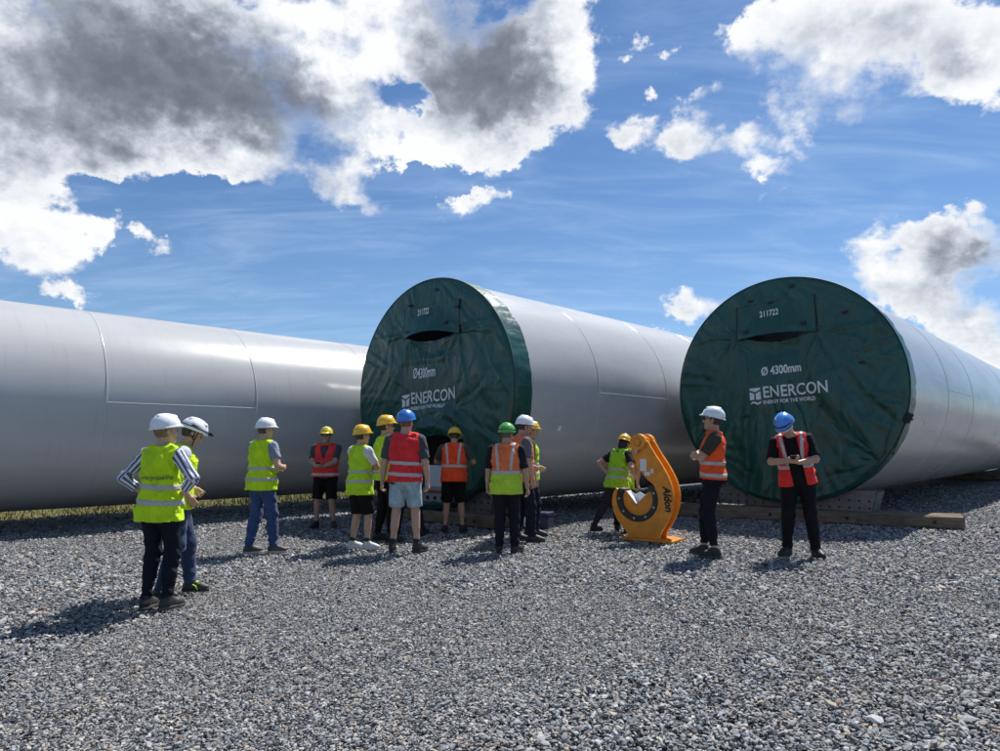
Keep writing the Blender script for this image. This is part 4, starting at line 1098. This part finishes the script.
    # ---- shirt
    F = Field([lo[0], lo[1], pel[2] - .15], [hi[0], hi[1], hc[2]], h)
    F.loft(pel, MT, PR, .012, .02, shirt_hem - .955, .505)
    F.ell(tp(0, .04, .06), MT, (.15 * build, .115 * build * build, .16), .06) if build > 1.05 else None
    if female:
        for sx in (-1, 1): F.ell(tp(sx * .07, .085, .31), MT, (.072, .066, .07), .04)
    for sx in (-1, 1): F.seg(tp(sx * .05, -.01, .49), tp(sx * shw * .86, -.01, .45), .058, .064, .04)
    for i, (a, e, w) in enumerate(arms):
        bb = (.86 if female else 1.0) * (build * .5 + .5)
        if sleeve <= 1.0: F.seg(a, a + (e - a) * sleeve, .069 * bb, .066 * bb, .04)
        else: F.seg(a, e, .069 * bb, .062 * bb, .04); F.seg(e, e + (w - e) * (sleeve - 1), .060 * bb, .056 * bb, .03)
    F.ripple(.005, (35, 25, 30), (14, 20, 25), (12, 16, 16), ph + 3)
    F.seg(nb - MT @ np.array([0, -.01, -.005]), nb + MT @ np.array([0, .03, .09]), .060, .075, .01, 'cut')
    for i, (a, e, w) in enumerate(arms):           # flat cuff
        if sleeve <= 1.0: c = a + (e - a) * (sleeve + .02); n_ = e - a; org = a
        else: c = e + (w - e) * (sleeve - 1 + .02); n_ = w - e; org = e
        n_ = nrm(n_); m_ = .09
        slc, x, y, z = F.win(c - .13, c + .13); dd = (x - c[0]) * n_[0] + (y - c[1]) * n_[1] + (z - c[2]) * n_[2]
        rr = np.sqrt(np.maximum((x - c[0]) ** 2 + (y - c[1]) ** 2 + (z - c[2]) ** 2, 0))
        F.D[slc] = np.where(rr < .12, np.maximum(F.D[slc], dd), F.D[slc])
    V, Q = F.mesh(); key = 'shirt_%03d_%03d_%03d' % tuple(int(c * 1000) for c in shirt)
    if stripes:
        o = mesh_np('shirt', V * kf, Q, striped_mat(), root)
        att = np.full(len(V), 0.0, np.float32)
        for i, (a, e, w) in enumerate(arms):
            for (p0, p1) in ((a, e), (e, w)):
                ax_ = nrm(p1 - p0); r0 = nrm(np.cross(ax_, [0, 1, .2])); r1 = np.cross(ax_, r0)
                t = (V - p0) @ ax_ / np.linalg.norm(p1 - p0); pr = V - p0 - np.outer((V - p0) @ ax_, ax_); dist = np.linalg.norm(pr, axis=1)
                m_ = (t > -.05) & (t < 1.1) & (dist < .095)
                att[m_] = np.arctan2(pr[m_] @ r1, pr[m_] @ r0) * .062
        m_ = att == 0; att[m_] = V[m_, 0]
        at = o.data.attributes.new('stripe', 'FLOAT', 'POINT'); at.data.foreach_set('value', att)
    else: mesh_np('shirt', V * kf, Q, fabric(key, shirt, wr=.45), root)
    # ---- safety vest
    if vest is not None:
        zh = vest_hem - .955
        def vest_field(g):
            F = Field([min(lo[0], pel[0] - .3), min(lo[1], pel[1] - .3), pel[2] - .20], [hi[0], hi[1], hc[2] - .02], h)
            ww = (.165 if female else .178) * (build * .85 + .15); dp = (.118 if female else .124) * (build * 1.1 - .1)
            VP = [(zh, max(ww + .010, .188 * (build * .7 + .3)), max(dp + .012, .142), -.008), (.0, max(ww + .006, .184 * (build * .7 + .3)), max(dp + .006, .136), -.008), (.14, ww - .008, dp - .004, .004), (.30, ww, dp, .006), (.40, ww - .002, dp - .004, .002), (.455, ww - .012, dp - .03, -.004), (.50, ww - .055, dp - .05, -.008)]
            F.loft(pel, MT, VP, g, .0, zh, .512 + g, 2.6)
            if female:
                for sx in (-1, 1): F.ell(tp(sx * .07, .085, .30), MT, (.075 + g * .6, .07 + g * .6, .08), .05)
            for sx in (-1, 1): F.seg(tp(sx * .06, -.01, .490), tp(sx * shw * .80, -.01, .462), .062 + g * .4, .058 + g * .4, .03)
            F.ripple(.0105, (27, 22, 17), (12, 18, 25), (10, 14, 11), ph + 5); F.ripple(.012, (30, 24, 9), (17, 14, 9), (9, 8, 6), ph + 4, pel[2] - .02, .13); F.ripple(.006, (12, 9, 48), (21, 17, 14), (14, 11, 9), ph + 8, pel[2] + .12, .12)
            F.ell(pel + np.array([0, -.012, -.035]), I3, (.186 * (build * .7 + .3) + .016 + (g - vgrow), .136 * (build * .8 + .2) + .016 + (g - vgrow), .20), .0)
            F.loft(pel, MT, PR, .026 + (g - vgrow), .01, max(zh, -.1), .47)
            for sx in (-1, 1): F.seg(tp(sx * .06, -.01, .490), tp(sx * shw * .78, -.01, .455), .070 + (g - vgrow), .072 + (g - vgrow), .01)
            for (a, k_, n_, yw, lf) in legs: F.seg(a, a + (k_ - a) * .45, (.124 if bottom == 'shorts' else .101 * slim + .020) + (g - vgrow), (.120 if bottom == 'shorts' else .108 * slim + .010) + (g - vgrow), .02)
            if build > 1.05: F.ell(tp(0, .045, .08), MT, (.17 * build, .13 * build, .17), .06)
            F.half(tp(0, 0, zh), -MT[:, 2])
            for i, sx in enumerate((-1, 1)):
                a, e, w = arms[i]; F.seg(tp(sx * (shw + .068), .0, .40), tp(sx * (shw + .062), 0, .33), .088, .062, .012, 'cut')
                F.seg(tp(sx * (shw + .03), .0, .455), tp(sx * (shw + .2), 0, .47), .035, .1, .02, 'cut')
            F.seg(nb - MT @ np.array([0, -.015, -.01]), nb + MT @ np.array([0, .03, .10]), .072, .09, .01, 'cut')
            if vest_open: F.box(tp(-.01, .16, .1), MT @ rotm(0, 0, 3), (.075, .14, .6), .002, 0, 'cut')
            elif vest_open is not None:
                for t_ in np.linspace(0, 1, 6): F.box(tp(0, .13, .30 + .17 * t_), MT, (.012 + .052 * t_, .10, .025), .006, .006, 'cut')
            return F
        F = vest_field(vgrow); V, Q = F.mesh(); c1 = vest if not isinstance(vest[0], tuple) else vest[0]
        vm = hivis(vest)
        vo = mesh_np('safety_vest', V * kf, Q, vm, root)
        if isinstance(vest[0], tuple):                   # two-tone: lower panel
            F2 = vest_field(vgrow + .004); F2.half(tp(0, 0, .13), MT[:, 2]); V2, Q2 = F2.mesh(); mesh_np('lower_panel', V2 * kf, Q2, hivis(vest[1]), vo)
        BM = principled('reflective_tape', (.44, .42, .41), .35, spec=.6, var=.12, vscale=40, bump=.15, bscale=60)
        def band(c, n, hw_, extra=.007):
            F3 = vest_field(vgrow + extra); n = nrm(n); F3.half(c + n * hw_, n); F3.half(c - n * hw_, -n); V3, Q3 = F3.mesh()
            if len(Q3): mesh_np('reflective_band', V3 * kf, Q3, BM, vo)
        if vest_kind in ('bands', 'yoke2'):
            for zz in (.16, .02): band(tp(0, 0, zz + zh * 0), MT[:, 2] + .06 * MT[:, 0] * math.sin(ph), .024)
        if vest_kind in ('low',): band(tp(0, 0, -.01), MT[:, 2], .024)
        if vest_kind in ('yoke', 'yoke2'):
            if vest_kind == 'yoke': band(tp(0, 0, .145), MT[:, 2], .026)
            for sx in (-1, 1):
                F3 = vest_field(vgrow + .007); n = nrm(MT[:, 0] + MT[:, 2] * (-.10 * sx)); c = tp(sx * .105, 0, .35); F3.half(c + n * .022, n); F3.half(c - n * .022, -n); F3.half(tp(0, 0, .172), -MT[:, 2]); V3, Q3 = F3.mesh()
                mesh_np('reflective_band', V3 * kf, Q3, BM, vo)
    # ---- shoes, socks
    SM_ = principled('shoe_%03d_%03d' % (int(shoe[0] * 1000), int(shoe[1] * 1000)), shoe, .55, var=.2, vscale=30, bump=.3, bscale=70); SO = principled('sole_%03d' % int(sole[0] * 1000), sole, .7)
    for i, (a, k_, n_, yw, lf) in enumerate(legs):
        Mf = rotm(yw); c0 = np.array([n_[0], n_[1], n_[2] - .095]); fp = lambda x, y, z: c0 + Mf @ np.array([x, y, z])
        F = Field(c0 + [-.24, -.24, -.02], c0 + [.24, .24, .17], .007 if h < .009 else .0085)
        F.ell(fp(0, .106, .034), Mf, (.046, .086, .043), 0); F.ell(fp(0, -.008, .046), Mf, (.041, .066, .052), .04); F.seg(fp(0, -.005, .06), fp(0, .0, .105), .044, .046, .03)
        F.seg(fp(0, .04, .075), fp(0, .10, .055), .034, .032, .03); F.half(fp(0, 0, .016), (0, 0, -1)); F.half(fp(0, 0, .122), (0, 0, 1))
        V, Q = F.mesh(); sh_ = mesh_np('shoe', V * kf, Q, SM_, root)
        F = Field(c0 + [-.24, -.24, -.03], c0 + [.24, .24, .08], .007 if h < .009 else .0085)
        F.ell(fp(.0, .104, .010), Mf, (.049, .092, .05), 0); F.ell(fp(0, -.010, .010), Mf, (.044, .072, .05), .05); F.half(fp(0, 0, .027), (0, 0, 1)); F.half(fp(0, 0, -.004), (0, 0, -1))
        V, Q = F.mesh(); mesh_np('sole', V * kf, Q, SO, sh_)
        if lace:
            LM = principled('lace_lime', lace, .6)
            for q in range(4): tube('lace', [fp(-.028, .05 + q * .022, .100 - q * .012), fp(0, .056 + q * .022, .108 - q * .012), fp(.028, .05 + q * .022, .100 - q * .012)], .0075, LM, sh_)
            tube('lace', [fp(.046, .09, .02), fp(.05, .07, .055), fp(.044, .04, .07)], .007, LM, sh_); tube('lace', [fp(-.046, .09, .02), fp(-.05, .07, .055), fp(-.044, .04, .07)], .007, LM, sh_)
        if sock:
            F = Field(c0 + [-.12, -.14, .06], c0 + [.12, .12, .30], .008); F.seg(n_, n_ + (k_ - n_) * .18, .044, .046, 0); F.half(n_ + (k_ - n_) * .17, k_ - n_)
            V, Q = F.mesh(); mesh_np('sock', V * kf, Q, principled('sock_%02d' % int(sock[0] * 100), sock, .9), root)
    w2 = lambda q: np.array(root.matrix_basis @ Vector(np.array(q) * kf))
    return dict(root=root, kf=kf, arms=arms, hand=hand_frame, tp=tp, MT=MT, vest=(vo if vest is not None else None), w2=w2)

def hivis(c):
    if isinstance(c[0], tuple): c = c[0]
    key = 'hivis_%02d_%02d_%02d' % tuple(int(q * 100) for q in c)
    if key in MATS: return MATS[key]
    m = fabric(key, c, .75, wr=1.0, var=.14, sheen=.1); b = m.node_tree.nodes['Principled BSDF']
    T = NT(m.node_tree); out = T.n['Material Output']; tr = T.add('ShaderNodeBsdfTranslucent'); tr.inputs[0].default_value = (*c, 1)
    mx = T.add('ShaderNodeMixShader'); mx.inputs[0].default_value = .08
    T.l.new(b.outputs[0], mx.inputs[1]); T.l.new(tr.outputs[0], mx.inputs[2]); T.l.new(mx.outputs[0], out.inputs[0]); return m

def striped_mat():
    m = fabric('striped_shirt', (.6, .62, .68), wr=.4); T = NT(m.node_tree)
    a = T.add('ShaderNodeAttribute', attribute_name='stripe').outputs['Fac']
    w = T.math('SINE', T.math('MULTIPLY', a, 2 * math.pi / .046))
    c = T.mix(T.mrange(w, -.15, .15), (.66, .68, .72), (.085, .10, .19)); T.l.new(c, T.n['Principled BSDF'].inputs['Base Color']); return m

def phone(P, name='smartphone', label='', side=None):
    """put a phone between / in the hands of P"""
    (a0, e0, w0), (a1, e1, w1) = P['arms']; d0, p0, s0 = P['hand'](0); d1, p1, s1 = P['hand'](1)
    c = (w0 + d0 * .10 + w1 + d1 * .10) / 2 + np.array([0, .0, .025]) if side is None else ((w0, w1)[side] + (d0, d1)[side] * .10 + (p0, p1)[side] * .03)
    r = empty(name, tuple(P['w2'](c)), P['root'].rotation_euler.z); tag(r, label, 'phone')
    mesh_bm('case', bm_box((-.038, -.075, -.005), (.038, .075, .004), .003), BLACK_RUB, r); mesh_bm('screen', bm_box((-.034, -.070, .0045), (.034, .070, .0055)), principled('phone_glass', (.02, .02, .025), .08), r)
    r.rotation_euler.x = R_(35)
    return r

YEL = (.58, .86, .012); YEL2 = (.52, .80, .02); RED = (.85, .045, .035); ORG = (.95, .105, .018); GRN = (.36, .72, .03); ORG2 = (.86, .20, .07)
HW = (.78, .80, .82); HY = (.78, .46, .02); HB = (.035, .19, .62); HG = (.10, .42, .06)
DENIM = (.022, .040, .095); NAVY = (.008, .010, .019); BLK = (.007, .007, .008)

P1 = person((-2.99, 6.17), 1.68, 14, 'person in a striped shirt and yellow vest, back turned, hands on hips', skin=(.50, .31, .22), hair=(.22, .13, .07), helmet=HW,
    vest=YEL, shirt=(.6, .62, .68), sleeve=1.55, stripes=True, female=True, build=1.04, bottom_col=NAVY, slim=.93, head=(28, 3, 0), twist=2,
    feet=((-.085, -.03, -8), (.10, .02, 14)), L=((-.185, .03, 1.03), (-1, -.55, -.1)), Rr=((.185, .05, 1.03), (1, -.30, -.1)), handdir=((.75, .6, -.25), (-.75, .6, -.25)), palm=((.5, -.5, -.2), (-.5, -.5, -.2)),
    shoe=(.02, .02, .022), sole=(.05, .05, .05), h=.008, vest_hem=.80, vgrow=.024)
P2 = person((-3.15, 6.70), 1.70, 62, 'person with a headlamp on a white helmet, head bent, behind the striped shirt', skin=(.46, .28, .19), hair=(.05, .032, .02), helmet=HW, helmet_kind='sport',
    vest=YEL, shirt=(.50, .52, .62), sleeve=1.5, bottom_col=DENIM, head=(6, 26, 0), lean=4, feet=((-.12, .22, 22), (.10, -.06, 38)), hips=(0, .06, -.01), beard=False,
    L=((-.16, .24, 1.02), (-1, -.5, -.5)), Rr=((.20, .16, .96), (1, -.9, -.2)), lace=(.50, .75, .03), shoe=(.03, .03, .03), h=.008)
P3 = person((-3.15, 9.25), 1.76, 36, 'person in a white helmet and yellow vest standing alone in blue jeans', skin=(.50, .31, .22), hair=(.09, .05, .03), helmet=HW,
    vest=YEL, shirt=(.20, .23, .30), sleeve=.62, bottom_col=(.030, .060, .15), head=(30, 8, 0), feet=((-.10, -.10, 20), (.12, .12, 40)), twist=-8,
    L=((-.10, .24, 1.12), (-1, -.5, -.8)), Rr=((.15, .22, 1.13), (1, -.9, -.6)), shoe=(.05, .038, .03), sole=(.35, .33, .3), vest_hem=.83, vgrow=.026)
P4 = person((-3.01, 12.05), 1.71, 182, 'person in red vest and black shorts facing out, holding a phone', skin=(.40, .24, .17), hair=(.03, .02, .015), helmet=(.70, .56, .03),
    vest=(.80, .05, .045), vest_kind='low', shirt=(.05, .05, .055), sleeve=.75, bottom='shorts', bottom_col=BLK, build=1.13, head=(0, 3, 0), feet=((-.17, .02, -22), (.15, 0, 18)), vest_hem=.90, shirt_hem=.86,
    L=((-.05, .33, 1.09), (-1, -.6, -.9)), Rr=((.07, .33, 1.09), (1, -.6, -.9)), handdir=((.7, .7, .15), (-.7, .7, .15)), palm=((.5, 0, .8), (-.5, 0, .8)), beard=False, glasses='dark')
phone(P4, 'smartphone', 'black phone in the hands of the red vested person in shorts')
P5 = person((-1.92, 9.59), 1.68, 42, 'person in white t-shirt and white sneakers, yellow vest, arms folded', skin=(.46, .28, .20), hair=(.035, .022, .015), helmet=HY,
    vest=YEL2, shirt=(.62, .63, .66), sleeve=.72, bottom='shorts', bottom_col=BLK, head=(12, 4, 0), feet=((-.10, -.05, 18), (.11, .06, 42)), slim=.95,
    L=((.09, .19, 1.20), (-1, .1, -.7)), Rr=((-.07, .23, 1.18), (1, .1, -.7)), handdir=((1, -.1, .2), (-1, -.1, .2)), palm=((0, -1, 0), (0, -1, 0)), shoe=(.50, .50, .49), sole=(.46, .46, .45), sock=(.03, .03, .03), vest_hem=.78)
P6 = person((-1.72, 10.40), 1.84, 58, 'person in sunglasses, yellow helmet and dark t-shirt between the white t-shirt and pale shorts', skin=(.46, .28, .19), hair=(.025, .016, .012), helmet=HY,
    vest=YEL2, shirt=(.035, .037, .045), sleeve=.7, bottom_col=BLK, head=(16, 2, 0), glasses='dark', feet=((-.11, -.05, 10), (.11, .06, 30)),
    L=((.06, .21, 1.18), (-1, 0, -.8)), Rr=((-.03, .25, 1.16), (1, 0, -.8)), handdir=((1, -.1, .2), (-1, -.1, .2)), palm=((0, -1, 0), (0, -1, 0)), slim=.95)
P7 = person((-1.27, 9.33), 1.87, 6, 'tall person in red vest, blue helmet and pale denim shorts, back turned', skin=(.48, .29, .21), hair=(.14, .09, .05), helmet=HB,
    vest=(.82, .035, .04), shirt=(.055, .06, .068), sleeve=.85, bottom='shorts', bottom_col=(.30, .40, .45), build=1.08, head=(14, 2, 0), feet=((-.15, .0, -12), (.16, .02, 34)),
    L=((-.30, .0, .84), (-.5, -1, 0)), Rr=((.30, .02, .83), (.5, -1, 0)), curl=(.55, .5), vest_hem=.88, shirt_hem=.85, sock=(.02, .02, .02), vest_open=None)
P8 = person((-1.58, 11.15), 1.66, 12, 'person in dark jeans almost hidden behind the pale denim shorts', skin=(.46, .28, .20), helmet=HB, vest=None, shirt=(.02, .02, .024), sleeve=.7, bottom_col=(.012, .018, .035),
    feet=((-.06, -.0, -10), (.36, .05, 25)), hips=(.06, 0, -.03), L=((-.10, .30, 1.1), (-1, -.4, -.8)), Rr=((.10, .32, 1.1), (1, -.4, -.8)), head=(0, 8, 0))
P9 = person((-.76, 11.42), 1.71, 2, 'person in orange vest and black shorts working at the torn tarpaulin', skin=(.40, .24, .17), hair=(.03, .02, .014), helmet=HY,
    vest=(.92, .085, .022), vest_kind='yoke', shirt=(.05, .065, .045), sleeve=.75, bottom='shorts', bottom_col=BLK, head=(0, 22, 0), lean=6, feet=((-.14, -.02, -10), (.15, .03, 14)), build=1.05,
    L=((-.20, .38, 1.12), (-1, -.4, -.7)), Rr=((.22, .36, 1.10), (1, -.4, -.7)), vest_hem=.84, vest_open=None)
P10 = person((.08, 9.33), 1.70, 10, 'person in green helmet and orange vest with a yellow lower half', skin=(.42, .25, .18), hair=(.10, .08, .06), helmet=HG, helmet_kind='band',
    vest=(ORG2, (.50, .72, .05)), vest_kind='yoke', shirt=(.012, .013, .02), sleeve=.9, bottom_col=(.010, .011, .016), head=(14, 10, 0), feet=((-.09, -.03, -6), (.12, .02, 30)), build=1.06,
    L=((-.27, .03, .86), (-.4, -1, 0)), Rr=((.30, .06, .87), (.5, -1, 0)), vest_hem=.80, vest_open=None, curl=(.9, .4))
P11 = person((.32, 10.34), 1.84, 66, 'person in white helmet and orange vest behind the green helmet, looking down', skin=(.44, .27, .19), hair=(.03, .02, .015), helmet=HW,
    vest=ORG2, shirt=(.10, .11, .13), sleeve=.8, bottom_col=(.010, .014, .026), head=(8, 16, 0), feet=((-.10, -.04, 5), (.12, .10, 25)),
    L=((-.12, .22, 1.05), (-1, -.6, -.6)), Rr=((.24, .06, .86), (.5, -1, 0)))
P12 = person((.46, 11.0), 1.78, 84, 'person in yellow helmet and yellow vest hidden behind the orange vest and white helmet', skin=(.44, .27, .19), helmet=HY, vest=YEL2, shirt=(.03, .03, .035), sleeve=.8,
    bottom_col=(.012, .016, .03), head=(4, 10, 0), feet=((-.10, .0, 0), (.10, .08, 10)), L=((-.14, .20, 1.05), (-1, -.5, -.7)), Rr=((.24, .06, .86), (.5, -1, 0)))
P13 = person((1.88, 11.30), 1.66, 52, 'person in bright green vest bending towards the orange hook, hand on hip', skin=(.44, .27, .19), hair=(.012, .009, .008), helmet=HY, hair_long=True,
    vest=GRN, shirt=(.02, .02, .022), sleeve=.6, bottom_col=(.025, .028, .034), lean=14, head=(-10, 20, 0), hips=(0, .02, -.05), feet=((-.30, -.28, 10), (.12, .14, 30)), slim=.93,
    L=((-.19, -.02, 1.02), (-1, -.5, 0)), handdir=((.7, .6, -.3), None), Rr=((.22, .22, .98), (.6, -.8, 0)), vest_hem=.80, vest_open=None)
P14 = person((2.04, 11.62), 1.70, 22, 'person in yellow vest leaning down with one hand in the orange hook', skin=(.44, .27, .20), hair=(.02, .014, .01), helmet=HY,
    vest=YEL2, shirt=(.02, .02, .022), sleeve=.5, bottom_col=(.012, .013, .016), lean=28, head=(20, 14, 0), hips=(0, -.10, -.05), feet=((-.12, .05, 0), (.12, -.05, 20)),
    L=((-.14, .25, 1.05), (-1, -.4, -.5)), Rr=((.21, .24, .80), (.8, -.6, 0)), handdir=(None, (.3, .2, -1)), vest_hem=.80)
P15 = person((2.73, 8.96), 1.89, -74, 'person in orange vest and white helmet with folded arms, standing sideways', skin=(.45, .27, .19), hair=(.035, .025, .02), helmet=HW,
    vest=ORG, shirt=(.045, .048, .034), sleeve=.72, bottom_col=(.009, .010, .014), head=(4, 0, 0), glasses='dark', feet=((-.09, .0, -6), (.10, .12, 22)), slim=.92, ankle=.17, lean=-3,
    L=((.08, .185, 1.20), (-1, .15, -.7)), Rr=((-.08, .235, 1.19), (1, .15, -.7)), handdir=((1, -.15, .25), (-1, -.15, .25)), palm=((0, -1, 0), (0, -1, 0)), vest_hem=.92, shirt_hem=.83, shoe=(.010, .010, .011), sole=(.05, .05, .05))
P16 = person((3.87, 9.08), 1.86, 203, 'person in blue helmet and open red vest, head down over a phone', skin=(.46, .28, .20), hair=(.03, .02, .015), helmet=(.05, .24, .70), helmet_kind='band',
    vest=(.86, .04, .035), vest_kind='yoke', vest_open=True, shirt=(.008, .008, .009), sleeve=.85, bottom_col=(.008, .0085, .010), head=(14, 34, 8), lean=5, roll=7, glasses='visor', feet=((-.17, .04, -28), (.15, .05, 30)), build=1.03,
    L=((-.02, .31, 1.14), (-1, -.35, -.6)), Rr=((.09, .33, 1.16), (1, -.35, -.6)), handdir=((.9, .35, .05), (-.85, .45, .1)), palm=((.2, .1, 1), (-.2, .1, 1)), vest_hem=.86)
phone(P16, 'smartphone', 'black phone held by the person with the blue helmet and open red vest')

# dark work gloves held in the left hand of the green-helmeted person
w = P10['arms'][0][2]; dn = P10['hand'](0)[0]
F = Field(w + dn * .09 - .13, w + dn * .09 + .13, .006); c = w + dn * .10
F.ell(c + [0, 0, -.01], I3, (.035, .07, .035), 0)
for k in range(4): F.seg(c + [(-.024 + .016 * k), .03, -.01], c + [(-.03 + .02 * k), .085, -.05 - .006 * k], .012, .010, .006)
F.seg(c, c + [.0, -.08, -.02], .035, .04, .02)
V, Q = F.mesh(); V = np.array([P10['w2'](q) for q in V])
tag(mesh_np('work_glove', V, Q, principled('glove_black', (.012, .012, .013), .8, bump=.3, bscale=80)), 'black work glove held by the person in the green helmet', 'glove')

# lettering across the back of the first vest
def vest_text(P, body, size, z, x0, xs):
    me = P['vest'].data; bv = BVHTree.FromPolygons([v.co for v in me.vertices], [tuple(p.vertices) for p in me.polygons])
    b = text_mesh(body, size, xs, 0.0); wd = max(v.co.x for v in b.verts)
    for v in b.verts:
        q = P['tp'](v.co.x - wd / 2 + x0, -.5, z + v.co.y) * P['kf']; dr = P['MT'] @ np.array([0, 1, 0])
        hit = bv.ray_cast(Vector(q), Vector(dr))
        p = hit[0] if hit[0] is not None else Vector(q) + Vector(dr) * .36
        v.co = p - Vector(dr) * .009
    mesh_bm('lettering', b, principled('print_dark', (.03, .07, .06), .7), P['vest'])
vest_text(P1, 'energiequelle', .062, .232, 0.045, .84)
